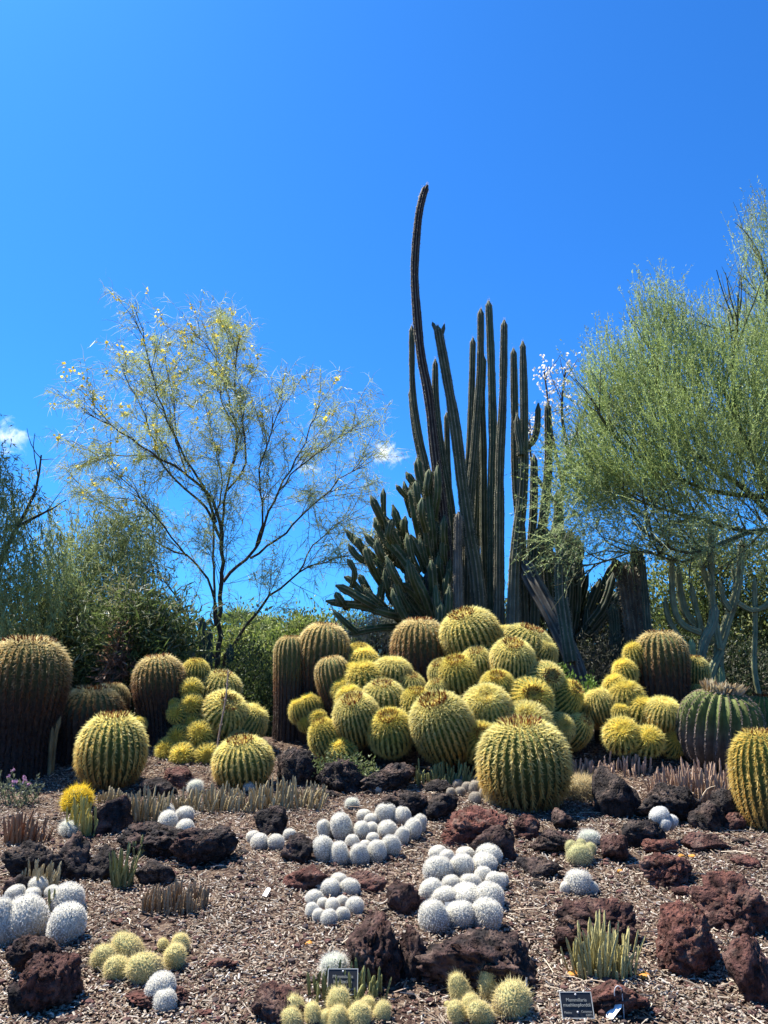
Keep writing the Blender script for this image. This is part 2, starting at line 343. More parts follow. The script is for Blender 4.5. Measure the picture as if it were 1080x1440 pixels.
def make_rock(i, x0, y0, x1, y1, red, label):
    p = gp((x0 + x1) / 2, y1); w = (x1 - x0) * mpp(p) * 1.0; d = w * .72 * min(1.6, max(1.0, 1.35 * (y1 - y0) / (x1 - x0)))
    yc = p[1] + d * .42; xc = p[0] * yc / p[1] * .5 + p[0] * .5; g = float(G(xc, yc)); h = max(at((x0 + x1) / 2, y0, yc)[2] - g, .18 * w)
    big = (x1 - x0) > 76
    o = obj('lava_rock', rock_mesh(100 + i, 5 if big else 4), loc=(xc, yc, g - .07 * h), rot=(random.uniform(-.08, .08), random.uniform(-.08, .08), random.uniform(-.35, .35)), scale=(w, d, h))
    o['redness'] = float(red)
    tag(o, label, 'rock', 'lava rocks set in the mulch' if i < 200 else 'small loose lava stones')
for i, a in enumerate(ROCKS): make_rock(i, *a)
for i, (x, y, w, red) in enumerate([(717, 1212, 36, .5), (965, 1262, 40, .6), (1052, 1222, 46, .7), (892, 1226, 26, .3), (992, 1276, 34, .4), (545, 1213, 28, .3), (340, 1203, 20, .2), (435, 1270, 22, .6), (162, 1303, 26, .7), (285, 1431, 32, .7), (932, 1436, 38, .6), (468, 1122, 26, .05), (711, 1241, 22, .3), (880, 1363, 22, .5), (612, 1210, 24, .6), (1045, 1190, 30, .3), (840, 1240, 18, .5), (758, 1250, 26, .3), (660, 1225, 18, .2), (330, 1260, 18, .5), (205, 1325, 16, .4), (95, 1445, 40, .4), (575, 1425, 24, .5), (598, 1405, 20, .4), (792, 1395, 20, .5), (905, 1300, 24, .5), (745, 1300, 20, .3)]):
    make_rock(200 + i, x - w / 2, y - w * .42, x + w / 2, y, red, 'small loose lava stone lying on the open mulch')

# ------------------------------------------------------------------ barrel cacti
def profile(kind, T, p, n, trunk=.8):
    """(r, z) points from base to crown, widest radius 1, crown at z = T."""
    if kind == 'col':
        hd = 1.0
        th = np.linspace(0, math.pi / 2, 60); r1 = np.cos(th) ** (2 / p); z1 = T - hd + hd * np.sin(th) ** (2 / p)
        zz = np.linspace(0, T - hd, 40)[:-1]; u = zz / (T - hd)
        r0 = trunk + (1 - trunk) * sstep(.35, 1.0, u); r0 = r0 + .08 * np.exp(-u * 9)
        r, z = np.concatenate([r0, r1]), np.concatenate([zz, z1])
    else:
        h = T / 2; th = np.linspace(-math.pi / 2 * .80, math.pi / 2, 90)
        r = np.cos(th) ** (2 / p); z = h + h * np.sign(np.sin(th)) * np.abs(np.sin(th)) ** (2 / p)
    z = z - .10 * np.clip(1 - (r / .38) ** 2, 0, 1) * (z > T * .5)
    s = np.concatenate([[0], np.cumsum(np.hypot(np.diff(r), np.diff(z)))])
    q = np.linspace(0, s[-1], n)
    return np.interp(q, s, r), np.interp(q, s, z), s[-1]
def lerp_cols(stops, t):
    xs = [a for a, _ in stops]; return np.stack([np.interp(t, xs, [c[k] for _, c in stops]) for k in range(3)], -1)
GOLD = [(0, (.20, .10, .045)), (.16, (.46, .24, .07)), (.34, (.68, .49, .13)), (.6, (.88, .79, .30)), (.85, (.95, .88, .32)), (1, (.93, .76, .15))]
OLD_SHADE = [(0, (.075, .055, .048)), (.35, (.09, .056, .04)), (.55, (.28, .14, .065)), (.72, (.62, .48, .20)), (.9, (.82, .74, .36)), (1, (.7, .5, .15))]  # aged brown spines; low stops darkened further, trunk shade put into the colour
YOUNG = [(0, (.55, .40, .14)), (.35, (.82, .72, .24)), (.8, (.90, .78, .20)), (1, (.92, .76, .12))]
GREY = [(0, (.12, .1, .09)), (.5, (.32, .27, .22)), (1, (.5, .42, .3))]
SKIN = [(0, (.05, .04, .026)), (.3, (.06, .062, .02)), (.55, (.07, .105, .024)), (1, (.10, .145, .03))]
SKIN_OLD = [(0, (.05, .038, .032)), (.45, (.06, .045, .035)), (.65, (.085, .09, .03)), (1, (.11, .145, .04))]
def make_barrel(seed, kind='round', T=1.9, p=2.3, ribs=32, trunk=.8, spine=.19, pal=GOLD, skin=SKIN, crown='red', areole=.085, wid=.0135, nrad=10, depth=.13, cr=.43):
    r = np.random.default_rng(seed); nr = max(24, int(14 * T)); R, Z, LEN = profile(kind, T, p, nr, trunk)
    m = ribs * 4; ph = np.arange(m) / m * 2 * math.pi
    u = np.abs(((np.arange(m) / 4.0) % 1) * 2 - 1)            # 1 at the crest
    tt = np.linspace(0, 1, nr)
    wob = 1 + .03 * np.sin(ph * 2 + r.random() * 6)[None] * np.sin(tt * 4 + r.random() * 6)[:, None]
    dep = depth * (1 - .6 * sstep(.55 if kind == 'col' else 2, 0, tt))[:, None] if kind == 'col' else depth * np.ones((nr, 1))
    rad_ = R[:, None] * wob * (1 - dep * (1 - u[None] ** .85)) + .004 * r.normal(size=(nr, m)) * R[:, None]
    V = np.stack([rad_ * np.cos(ph), rad_ * np.sin(ph), np.repeat(Z[:, None], m, 1)], -1).reshape(-1, 3)
    i, j = np.meshgrid(np.arange(nr - 1), np.arange(m), indexing='ij'); j2 = (j + 1) % m
    Q = np.stack([i * m + j, i * m + j2, (i + 1) * m + j2, (i + 1) * m + j], -1).reshape(-1, 4)
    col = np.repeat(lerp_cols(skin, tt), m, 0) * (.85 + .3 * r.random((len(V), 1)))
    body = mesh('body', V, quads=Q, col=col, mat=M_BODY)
    # spines, one fan at each areole along every rib crest
    na = int(LEN / areole); tq = np.linspace(.03, .985, na); Rq = np.interp(tq, tt, R); Zq = np.interp(tq, tt, Z)
    dR, dZ = np.gradient(Rq, tq), np.gradient(Zq, tq); ln = np.hypot(dR, dZ); nR, nZ = dZ / ln, -dR / ln
    keep = Rq > .16; tq, Rq, Zq, nR, nZ, dR, dZ = [q[keep] for q in (tq, Rq, Zq, nR, nZ, dR / ln, dZ / ln)]
    na = len(tq); pr_ = np.arange(ribs) / ribs * 2 * math.pi
    A, B = np.meshgrid(np.arange(na), pr_, indexing='ij'); A, B = A.ravel(), B.ravel() + r.normal(0, .006, na * ribs)
    jit = r.normal(0, .012, len(A))
    w_ = 1 + .0 * A
    cs, sn = np.cos(B), np.sin(B)
    Pp = np.stack([(Rq[A] * .992) * cs, (Rq[A] * .992) * sn, Zq[A] + jit], -1)
    Nn = np.stack([nR[A] * cs, nR[A] * sn, nZ[A]], -1); Tt = -np.stack([dR[A] * cs, dR[A] * sn, dZ[A]], -1); Bb = np.stack([-sn, cs, 0 * cs], -1)
    al = (np.arange(nrad) / nrad * 2 * math.pi)[None] + r.normal(0, .25, (len(A), nrad))
    out_ = .55 + .3 * r.random((len(A), nrad))
    Dr = Nn[:, None] * out_[..., None] + (Tt[:, None] * np.cos(al)[..., None] + Bb[:, None] * np.sin(al)[..., None] * .72) * .8
    Lr = spine * (.65 + .5 * r.random((len(A), nrad)))
    Dc = Nn[:, None] * .8 + Tt[:, None] * (.5 + .3 * r.random((len(A), 2)))[..., None] + Bb[:, None] * r.normal(0, .25, (len(A), 2))[..., None]
    Lc = spine * (1.1 + .5 * r.random((len(A), 2)))
    D = nrm(np.concatenate([Dr, Dc], 1)); Ls = np.concatenate([Lr, Lc], 1)
    k = D.shape[1]; D = D.reshape(-1, 3); Ls = Ls.ravel(); P0 = np.repeat(Pp, k, 0); tz = np.repeat(tq[A], k)
    young = .8 + .3 * sstep(.75, 1, tz); Ls = Ls * young
    side = nrm(np.cross(D, r.normal(size=D.shape))) * wid
    down = np.array([0, 0, -1.0]) * (Ls * .13)[:, None]
    tip = P0 + D * Ls[:, None] + down
    Vs = np.stack([P0 - side, P0 + side, tip], 1).reshape(-1, 3)
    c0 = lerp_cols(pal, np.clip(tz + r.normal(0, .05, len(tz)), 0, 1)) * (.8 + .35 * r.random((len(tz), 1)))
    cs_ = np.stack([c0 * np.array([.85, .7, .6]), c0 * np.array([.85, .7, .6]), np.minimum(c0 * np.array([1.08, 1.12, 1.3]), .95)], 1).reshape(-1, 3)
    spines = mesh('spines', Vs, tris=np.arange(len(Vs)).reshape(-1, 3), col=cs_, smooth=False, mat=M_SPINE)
    # crown
    mb = MB()
    if crown in ('red', 'pale'):
        n = 230; rr = .13 + (cr - .13) * r.random(n) ** .7; aa = r.random(n) * 2 * math.pi; zt = np.interp(rr, R[::-1][:nr // 2], Z[::-1][:nr // 2]) if True else 0
        hgt = (.13 + .12 * r.random(n)) * (1 if crown == 'red' else 1.35)
        cc = np.array([(.26, .075, .022), (.36, .12, .03), (.17, .05, .02), (.5, .22, .05)])[r.integers(0, 4, n)] if crown == 'red' else np.array([(.56, .47, .29), (.68, .59, .40), (.42, .30, .16)])[r.integers(0, 3, n)]
        for q in range(n):
            b0 = np.array([rr[q] * math.cos(aa[q]), rr[q] * math.sin(aa[q]), zt[q] - .02]); dd = nrm(np.array([math.cos(aa[q]) * .35, math.sin(aa[q]) * .35, 1]) + r.normal(0, .25, 3))
            s1 = nrm(np.cross(dd, r.normal(size=3))); s2 = np.cross(dd, s1); w = .016 if crown == 'red' else .026
            mb.add([b0 + s1 * w, b0 - s1 * w * .5 + s2 * w * .86, b0 - s1 * w * .5 - s2 * w * .86, b0 + dd * hgt[q] * .6 + s1 * w * 1.3, b0 + dd * hgt[q] * .6 - s1 * w * .6 + s2 * w, b0 + dd * hgt[q] * .6 - s1 * w * .6 - s2 * w, b0 + dd * hgt[q]],
                   T=[(3, 4, 6), (4, 5, 6), (5, 3, 6)], Q=[(0, 1, 4, 3), (1, 2, 5, 4), (2, 0, 3, 5)], col=cc[q])
    n = 700; rr = .30 * np.sqrt(r.random(n)); aa = r.random(n) * 2 * math.pi; zt = np.interp(rr, R[::-1][:nr // 2], Z[::-1][:nr // 2])
    b0 = np.stack([rr * np.cos(aa), rr * np.sin(aa), zt - .01], -1); dd = nrm(np.stack([np.cos(aa) * .4, np.sin(aa) * .4, np.ones(n)], -1) + r.normal(0, .4, (n, 3)))
    sv = nrm(np.cross(dd, r.normal(size=(n, 3)))) * .014; hl = (.07 + .07 * r.random(n))[:, None]
    wc = np.array([.80, .60, .16]) if crown in ('wool',) else np.array([.62, .46, .22])
    mb.add(np.stack([b0 - sv, b0 + sv, b0 + dd * hl], 1).reshape(-1, 3), T=np.arange(3 * n).reshape(-1, 3), col=np.repeat(wc * (.7 + .5 * r.random((n, 1))), 3, 0))
    return body, spines, mb.mesh('crown', M_SPINE, False), T
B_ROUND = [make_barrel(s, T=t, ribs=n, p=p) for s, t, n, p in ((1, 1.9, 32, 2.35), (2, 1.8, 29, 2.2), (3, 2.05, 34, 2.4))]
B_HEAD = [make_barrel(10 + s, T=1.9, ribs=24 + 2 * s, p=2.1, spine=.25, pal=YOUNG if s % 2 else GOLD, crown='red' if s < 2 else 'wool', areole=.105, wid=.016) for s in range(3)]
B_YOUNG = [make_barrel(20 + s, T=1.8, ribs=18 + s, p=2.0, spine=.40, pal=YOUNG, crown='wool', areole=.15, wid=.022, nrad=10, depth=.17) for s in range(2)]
STEM_COL = np.array([.055, .042, .034])
def sweep(pts, radii, nside=8, ribs=0, depth=.25, tip=True, per=4, seed=0, wob=.0):
    """star or round section carried along a path -> V, quads, ridge points and outward directions"""
    pts = np.asarray(pts, float); n = len(pts); radii = np.broadcast_to(np.asarray(radii, float), (n,)).copy()
    tg = nrm(np.gradient(pts, axis=0)); ref = np.array([0.0, -1, .13]) if abs(tg[0][1]) < .9 else np.array([1.0, 0, 0])
    m = ribs * per if ribs else nside; ph = np.arange(m) / m * 2 * math.pi
    prof = np.ones(m) if not ribs else 1 - depth * (1 - np.abs(((np.arange(m) / per) % 1) * 2 - 1))
    X = ref - tg[0] * ref.dot(tg[0]); Vs = []
    r = np.random.default_rng(seed); Ns = []
    for i in range(n):
        X = X - tg[i] * X.dot(tg[i]); X = X / np.linalg.norm(X); Yv = np.cross(tg[i], X)
        d = X[None] * np.cos(ph)[:, None] + Yv[None] * np.sin(ph)[:, None]
        Vs.append(pts[i] + d * (prof * radii[i] * (1 + wob * r.normal()))[:, None]); Ns.append(d)
    V = np.concatenate(Vs); Nn = np.concatenate(Ns)
    i, j = np.meshgrid(np.arange(n - 1), np.arange(m), indexing='ij'); j2 = (j + 1) % m
    Q = np.stack([i * m + j, i * m + j2, (i + 1) * m + j2, (i + 1) * m + j], -1).reshape(-1, 4)
    T = None
    if tip:
        V = np.concatenate([V, [pts[-1] + tg[-1] * radii[-1] * .5]]); Nn = np.concatenate([Nn, [tg[-1]]]); jj = np.arange(m); T = np.stack([(n - 1) * m + jj, (n - 1) * m + (jj + 1) % m, np.full(m, len(V) - 1)], -1)
    rid = np.array([q for q in range(n * m) if ribs and (q % m) % per == 0], int)
    return V, Q, T, rid, Nn
def smooth_path(P, step):
    P = np.asarray(P, float); E = np.concatenate([[2 * P[0] - P[1]], P, [2 * P[-1] - P[-2]]]); out = []
    for i in range(1, len(E) - 2):
        n = max(2, int(np.linalg.norm(E[i + 1] - E[i]) / step)); t = np.linspace(0, 1, n, endpoint=False)[:, None]
        out.append(.5 * (2 * E[i] + (E[i + 1] - E[i - 1]) * t + (2 * E[i - 1] - 5 * E[i] + 4 * E[i + 1] - E[i + 2]) * t ** 2 + (3 * E[i] - E[i - 1] - 3 * E[i + 1] + E[i + 2]) * t ** 3))
    return np.concatenate(out + [P[-1:]])
def barrel_thing(var, label, base, R, axis, sz=1.0, group=None, spin=None):
    body, spines, crown, T = var
    e = thing('barrel_cactus', label, 'cactus', base, group); e.rotation_euler = rot_to(axis, random.uniform(0, 6) if spin is None else spin); q = random.uniform(.95, 1.05); e.scale = (R * q, R / q, R * sz)
    obj('body', body, e); tag(obj('spines', spines, e), kind='stuff'); obj('crown', crown, e)
    return e
def head(cx, cy, rx, ry, Y, axis, kind, label, group):
    """a barrel whose middle shows at (cx, cy); it grows on its own woody stem out of the mound"""
    c = at(cx, cy, Y); R = rx * mpp(c) * 1.06; axis = nrm(axis + rng.normal(0, .06, 3)); sz = 1.0 if ry is None else min(1.35, max(.75, ry / rx))
    var = {'r': B_ROUND, 'h': B_HEAD, 'y': B_YOUNG}[kind]; var = var[random.randrange(len(var))]
    base = c - axis * R * sz * var[3] / 2
    e = barrel_thing(var, label, base, R, axis, sz, group)
    g = float(G(base[0], base[1] + .1)); b0 = base + axis * R * .25
    if b0[2] - g > .02:
        end = np.array([b0[0] + .02, b0[1] + min(.25, .1 + .2 * (b0[2] - g)), g - .06])
        path = smooth_path([end, (end + b0) / 2 + np.array([0, .05, 0]), b0], .06); V, Q, T_, _, _ = sweep(path, np.linspace(R * .5, R * .72, len(path)), 12, tip=False)
        mi = e.matrix_basis if False else Matrix.LocRotScale(e.location, e.rotation_euler, e.scale)
        inv = np.array(mi.inverted()); V = (V @ inv[:3, :3].T) + inv[:3, 3]
        obj('stem', mesh('stem', V, quads=Q, col=STEM_COL * (.7 + .6 * rng.random((len(V), 1))), mat=M_BARK), e)
    return e
def standing(cx, ybase, rx, var, label, axis=(0, 0, 1), sz=1.0, group=None):
    p = gp(cx, ybase); R = rx * mpp(p); b = p + np.array([0, R * .62, 0]); b[0] *= b[1] / p[1]; R *= b[1] / p[1]
    return barrel_thing(var, label, (b[0], b[1], float(G(b[0], b[1])) - .03), R, axis, sz, group)
def column(cx, ytop, rx, Y, seed, label, trunk=.8, lean=(0, 0), p=2.4, group=None, crown='red', ribs=30, xbase=None, cr=.43):
    t = at(cx, ytop, Y); R = rx * mpp(t); bx = t[0] if xbase is None else at(xbase, ytop, Y)[0]; g = float(G(bx, Y)) - .05
    ax = np.array([t[0] - bx, 0, t[2] - g]); T = np.linalg.norm(ax) / R
    var = make_barrel(seed, 'col', T=T, p=p, ribs=ribs, trunk=trunk, pal=OLD_SHADE, skin=SKIN_OLD, crown=crown, spine=.18, cr=cr)
    return barrel_thing(var, label, (bx, Y, g), R, ax, 1.0, group)
standing(741, 1141, 60, B_ROUND[0], 'lone large round golden barrel with red brown crown above the brick red boulder', (-.06, -.12, 1), 1.04)
VB = make_barrel(31, 'round', T=3.1, p=2.6, ribs=26, spine=.22, pal=[(0, (.62, .36, .12)), (.3, (.8, .58, .16)), (1, (.9, .76, .2))], areole=.10)
standing(1086, 1172, 44, VB, 'bright yellow tall barrel with orange base beside dark pitted rocks', (-.04, 0, 1), 1.0)
standing(154, 1112, 46, B_ROUND[1], 'shaggy golden barrel in front of two dark shaded barrels', (0, -.05, 1), 1.2)
column(42, 900, 54, 8.3, 41, 'giant barrel with flat red crown and trunk coloured dark for shade', .74, p=2.5, ribs=34, cr=.62)
column(131, 968, 43, 8.9, 42, 'squat shaded barrel with sunken crown behind the shaggy golden barrel', .9, p=2.3)
column(158, 962, 24, 9.4, 43, 'small shaded barrel hiding behind the squat shaded barrel', .9)
GL = 'barrels of the shaded pile'
column(222, 924, 36, 9.0, 44, 'tall leaning barrel with dark trunk on the shaded pile', .72, xbase=235, ribs=30)
LBL_L = 'golden barrel head growing in the shaded pile under the yellow flowered tree'
for a in [(275, 945, 18, 17, 9.2, (.1, -.3, 1), 'h'), (310, 968, 26, 22, 9.2, (.1, -.15, 1), 'h'), (315, 1004, 29, 30, 8.85, (.35, -.75, .6), 'h'), (347, 1022, 24, 30, 9.0, (.5, -.1, .8), 'h'), (335, 1052, 20, 22, 8.75, (.2, -.5, .6), 'h')]:
    head(*a, LBL_L, GL)
LBL_LY = 'small dim starry offset in the hollow of the shaded pile'
for a in [(269, 970, 14, None, 8.9, (0, -1, .35), 'y'), (270, 991, 14, None, 8.8, (-.1, -1, .2), 'y'), (250, 1004, 13, None, 8.75, (-.2, -1, .2), 'y'), (245, 990, 7, None, 8.8, (-.2, -1, .3), 'y'), (281, 1034, 18, None, 8.65, (0, -1, .4), 'y'), (252, 1038, 15, None, 8.65, (-.1, -1, .3), 'y'), (237, 1056, 16, None, 8.6, (-.3, -1, .3), 'y'), (258, 1064, 17, None, 8.5, (0, -1, .3), 'y'), (291, 1063, 16, None, 8.5, (.1, -1, .3), 'y'), (270, 1015, 10, None, 8.75, (.1, -1, .2), 'y')]:
    head(*a, LBL_LY, 'dim offsets of the shaded pile')
head(195, 1020, 10, None, 8.7, (-.3, -.4, 1), 'y', 'tiny green offset beside the dark trunk of the leaning barrel', None)
standing(345, 1108, 39, B_ROUND[1], 'green barrel with orange crown at the foot of the shaded pile', (-.1, -.3, 1), .95)
column(409, 896, 23, 9.5, 45, 'old brown barrel column, slimmest of those by the golden pile', .88, ribs=22)
column(458, 879, 34, 9.55, 46, 'old barrel column with wide green head and brown neck', .66, xbase=446, ribs=26)
column(464, 925, 25, 9.2, 47, 'short leaning barrel with brown stem before the old columns', .66, xbase=486, ribs=24)
column(590, 872, 38, 9.75, 48, 'broad dark shaded barrel standing behind the golden pile', .9, p=2.2, ribs=30)
LBL_Q = 'little golden offset budding from the base of the old columns'
for a in [(435, 990, 13, None, 9.15, (-.2, -.5, 1), 'y'), (421, 1001, 13, 16, 9.15, (-.4, -.4, 1), 'y'), (453, 988, 9, None, 9.2, (.1, -.4, 1), 'y'), (447, 1011, 12, None, 9.05, (.1, -.9, .4), 'y'), (430, 1018, 10, None, 9.1, (-.2, -.8, .4), 'y')]:
    head(*a, LBL_Q, 'offsets of the old columns')
GC = 'barrels of the golden pile'
LBL_CY = 'bright yellow young barrel among the old columns end of the golden pile'
for a in [(512, 930, 18, 17, 9.45, (-.1, -.2, 1), 'y'), (494, 950, 16, None, 9.2, (-.2, -.3, 1), 'y'), (481, 971, 14, None, 9.0, (-.3, -.5, 1), 'y'), (512, 957, 24, 24, 9.05, (-.2, -.3, 1), 'y'), (481, 1058, 18, 18, 8.3, (-.3, -.5, 1), 'y'), (492, 984, 18, 18, 8.75, (-.2, -.4, 1), 'y')]:
    head(*a, LBL_CY, 'bright young barrels of the golden pile')
SPECIAL = {(623, 1024): 'biggest oval barrel low on the front of the golden pile', (661, 894): 'tilted round barrel topping the golden pile beside the broad dark barrel', (460, 1042): 'narrow tilted barrel at the foot of the golden pile by dark rocks', (549, 1030): 'green barrel facing out low between two larger golden barrels', (502, 1012): 'large oval barrel above the bright young ball and green weed', (740, 908): 'wide barrel on the upper shoulder of the golden pile under the columns', (720, 934): 'round barrel with open brown crown just under the wide shoulder barrel', (684, 998): 'outward facing barrel just above the lone golden barrel', (551, 948): 'flat topped barrel in the saddle before the broad dark barrel', (505, 922): 'half hidden barrel at the back beside the old columns', (760, 925): 'small barrel hanging off the wide shoulder barrel of the golden pile', (538, 983): 'broad low barrel in the middle of the pile with red crown'}
LBL_C = 'round golden barrel heaped in the golden pile below the tall columns'
for a in [(505, 922, 19, 16, 9.7, (0, -.3, 1), 'h'), (551, 948, 26, 22, 9.2, (0, -.25, 1), 'h'), (577, 968, 20, 20, 9.1, (.1, -.35, 1), 'h'), (558, 970, 16, 14, 9.05, (0, -.4, 1), 'h'), (538, 983, 28, 24, 8.75, (-.1, -.45, 1), 'h'),
          (502, 1012, 31, 34, 8.4, (-.25, -.5, 1), 'r'), (460, 1042, 22, 30, 8.45, (-.45, -.3, 1), 'h'), (549, 1030, 29, 31, 8.25, (0, -.75, .8), 'h'), (586, 995, 23, 26, 8.6, (-.05, -.5, 1), 'h'), (623, 1024, 40, 45, 8.1, (-.35, -.55, 1), 'r'),
          (661, 894, 38, 35, 9.45, (-.45, -.25, 1), 'r'), (644, 951, 27, 27, 8.95, (-.25, -.6, 1), 'h'), (622, 948, 18, 20, 9.05, (-.4, -.5, 1), 'h'), (671, 934, 22, 22, 9.05, (-.1, -.5, 1), 'h'), (689, 915, 18, 16, 9.3, (0, -.3, 1), 'h'),
          (720, 934, 30, 31, 8.9, (-.05, -.7, 1), 'r'), (740, 908, 34, 28, 9.35, (.25, -.3, 1), 'r'), (709, 899, 20, 18, 9.5, (0, -.2, 1), 'h'), (700, 966, 22, 22, 8.65, (-.1, -.75, .8), 'h'), (684, 998, 31, 33, 8.35, (-.1, -.8, .7), 'h'), (615, 972, 16, 16, 8.85, (-.3, -.5, 1), 'h'), (760, 925, 20, 24, 9.2, (.5, -.3, 1), 'h')]:
    head(*a, SPECIAL.get((a[0], a[1]), LBL_C), GC)
LBL_CD = 'green barrel head facing out from the shaded side of the golden pile'
for a in [(745, 985, 29, 29, 8.55, (.05, -1, .25), 'h'), (766, 957, 24, 24, 8.75, (.2, -1, .3), 'h'), (790, 985, 23, 30, 8.75, (.6, -.6, .5), 'h'), (812, 1000, 18, 24, 8.95, (.6, -.4, .7), 'h'), (741, 1020, 32, 28, 8.3, (0, -.8, .6), 'h'), (786, 1025, 20, 20, 8.45, (.3, -.9, .3), 'h'), (808, 1030, 20, 26, 8.6, (.5, -.5, .7), 'h'), (678, 1046, 28, 28, 8.05, (0, -.9, .5), 'h'), (770, 1050, 22, 22, 8.3, (.2, -.8, .5), 'h')]:
    head(*a, {(745, 985): 'green starry head with brown eye above the lone golden barrel', (790, 985): 'green head leaning out toward the leaning grey trunk', (808, 1030): 'lowest barrel of the golden pile on the furry trunk side, in shade', (678, 1046): 'dark head peeping out between biggest oval and lone golden barrels', (741, 1020): 'green head mostly hidden behind the lone golden barrel'}.get((a[0], a[1]), LBL_CD), 'shaded heads of the golden pile')
column(927, 890, 36, 9.15, 49, 'barrel with brown furry trunk rising from a pile of small balls', .86, ribs=26)
GR = 'barrels of the furry trunk pile'
LBL_R = 'small bright barrel clustered around the brown furry trunk'
for a in [(893, 922, 14, 17, 9.1, (-.4, -.3, 1), 'y'), (879, 945, 15, 17, 9.0, (-.4, -.4, 1), 'y'), (866, 966, 16, 16, 8.9, (-.4, -.4, 1), 'y'), (880, 978, 20, 18, 8.75, (-.2, -.4, 1), 'y'), (845, 997, 20, 26, 8.8, (-.35, -.2, 1), 'h'), (873, 1003, 12, 12, 8.6, (-.1, -.5, 1), 'y'), (902, 1000, 18, 18, 8.6, (0, -.5, 1), 'y'), (931, 1008, 25, 25, 8.5, (.1, -.4, 1), 'h'), (874, 1034, 22, 21, 8.35, (-.2, -1, .6), 'y'), (911, 1042, 19, 19, 8.3, (0, -1, .6), 'y'), (945, 1046, 16, 16, 8.4, (.2, -.8, .5), 'y')]:
    head(*a, {(845, 997): 'larger barrel of the furry trunk pile at the foot of the leaning trunk', (931, 1008): 'largest small barrel under the furry trunk with orange crown', (874, 1034): 'larger starry outward facing ball at the foot of the furry trunk pile', (911, 1042): 'smaller starry outward facing ball at the foot of the furry trunk pile', (945, 1046): 'dim ball touching the nearly spineless green barrel', (893, 922): 'highest little ball clinging to the furry trunk'}.get((a[0], a[1]), LBL_R), GR)
head(975, 948, 20, 24, 9.3, (.1, -.1, 1), 'r', 'dark green barrel tucked behind the brown furry trunk', None)
head(980, 974, 14, 12, 9.2, (.1, -.2, 1), 'h', 'dark little barrel under the dark green barrel by the furry trunk', None)
BARE = make_barrel(61, 'round', T=1.85, p=2.5, ribs=24, spine=.06, pal=GREY, skin=[(0, (.06, .05, .045)), (.35, (.085, .07, .055)), (.55, (.10, .12, .03)), (1, (.14, .16, .045))], crown='pale', areole=.06, wid=.010, nrad=6, depth=.2)
standing(1009, 1092, 57, BARE, 'nearly spineless green barrel with white ribs and pale dry flowers', (.12, -.1, 1), 1.05)
BARE2 = make_barrel(62, 'round', T=2.6, p=2.5, ribs=22, spine=.09, pal=[(0, (.3, .2, .12)), (1, (.6, .46, .25))], crown='red', areole=.07, wid=.009)
standing(1076, 1050, 28, BARE2, 'brownish barrel with thinning spines behind the bright yellow barrel', (.05, 0, 1), 1.0)

# ------------------------------------------------------------------ woolly white and yellow globe cacti
def make_globe(seed, n=640, spine=.13, k=8, col=(.82, .80, .73), skin=(.40, .38, .31), wid=.0135, central=None, T=2.0, dip=.12):
    r = np.random.default_rng(seed)
    nr, m = 18, 28; th = np.linspace(-math.pi / 2, math.pi / 2, nr); ph = np.arange(m) / m * 2 * math.pi
    def surf(th, ph):
        lump = 1 + .05 * np.sin(3 * ph + seed) * np.cos(2 * th) + .05 * np.cos(2 * ph - seed * 2) + .04 * np.sin(th * 3 + seed)
        rr = np.cos(th) ** .85 * lump; z = np.sin(th) * T / 2; z = z - dip * np.clip(1 - (rr / .3) ** 2, 0, 1) * (th > 0)
        return np.stack([rr * np.cos(ph), rr * np.sin(ph), z + T / 2], -1)
    TH, PH = np.meshgrid(np.clip(th, -1.5707, 1.5707), ph, indexing='ij'); V = surf(TH, PH).reshape(-1, 3)
    i, j = np.meshgrid(np.arange(nr - 1), np.arange(m), indexing='ij'); j2 = (j + 1) % m
    Q = np.stack([i * m + j, i * m + j2, (i + 1) * m + j2, (i + 1) * m + j], -1).reshape(-1, 4)
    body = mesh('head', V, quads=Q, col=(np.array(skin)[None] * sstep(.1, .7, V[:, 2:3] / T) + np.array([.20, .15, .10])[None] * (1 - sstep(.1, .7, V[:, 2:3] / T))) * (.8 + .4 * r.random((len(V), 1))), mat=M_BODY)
    q = np.arange(n) + .5; u = 1 - 1.9 * q / n; th = np.arcsin(np.clip(u, -1, 1)); ph = q * 2.39996
    th = th + r.normal(0, .022, n); ph = ph + r.normal(0, .03, n); P = surf(th, ph); Nn = nrm(np.stack([np.cos(th) * np.cos(ph), np.cos(th) * np.sin(ph), np.sin(th) * 2 / T], -1)); P = P + Nn * .03
    D = Nn[:, None] * (.35 + .35 * r.random((n, k, 1))) + r.normal(0, .55, (n, k, 3)); Ls = spine * (.6 + .6 * r.random((n, k)))
    if central: D[:, 0] = Nn + r.normal(0, .3, (n, 3)); Ls[:, 0] = central * (.7 + .6 * r.random(n))
    D = nrm(D).reshape(-1, 3); Ls = Ls.ravel(); P0 = np.repeat(P, k, 0); sd_ = nrm(np.cross(D, r.normal(size=D.shape))) * wid
    Vs = np.stack([P0 - sd_, P0 + sd_, P0 + D * Ls[:, None]], 1).reshape(-1, 3)
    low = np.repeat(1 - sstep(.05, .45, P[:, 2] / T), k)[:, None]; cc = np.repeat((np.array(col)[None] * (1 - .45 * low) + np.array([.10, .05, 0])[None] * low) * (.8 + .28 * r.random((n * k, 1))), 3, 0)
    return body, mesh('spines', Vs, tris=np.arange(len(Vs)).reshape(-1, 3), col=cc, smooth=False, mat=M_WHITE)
WHITE = [make_globe(s, n=(640, 520, 700, 600, 460, 660, 560)[s], spine=(.13, .15, .11, .13, .17, .12, .14)[s], dip=(.12, .2, .05, .15, .1, .22, .08)[s], col=np.array((.90, .87, .79)) * (1, .94, 1.03, .97, .9, 1, .96)[s]) for s in range(7)]
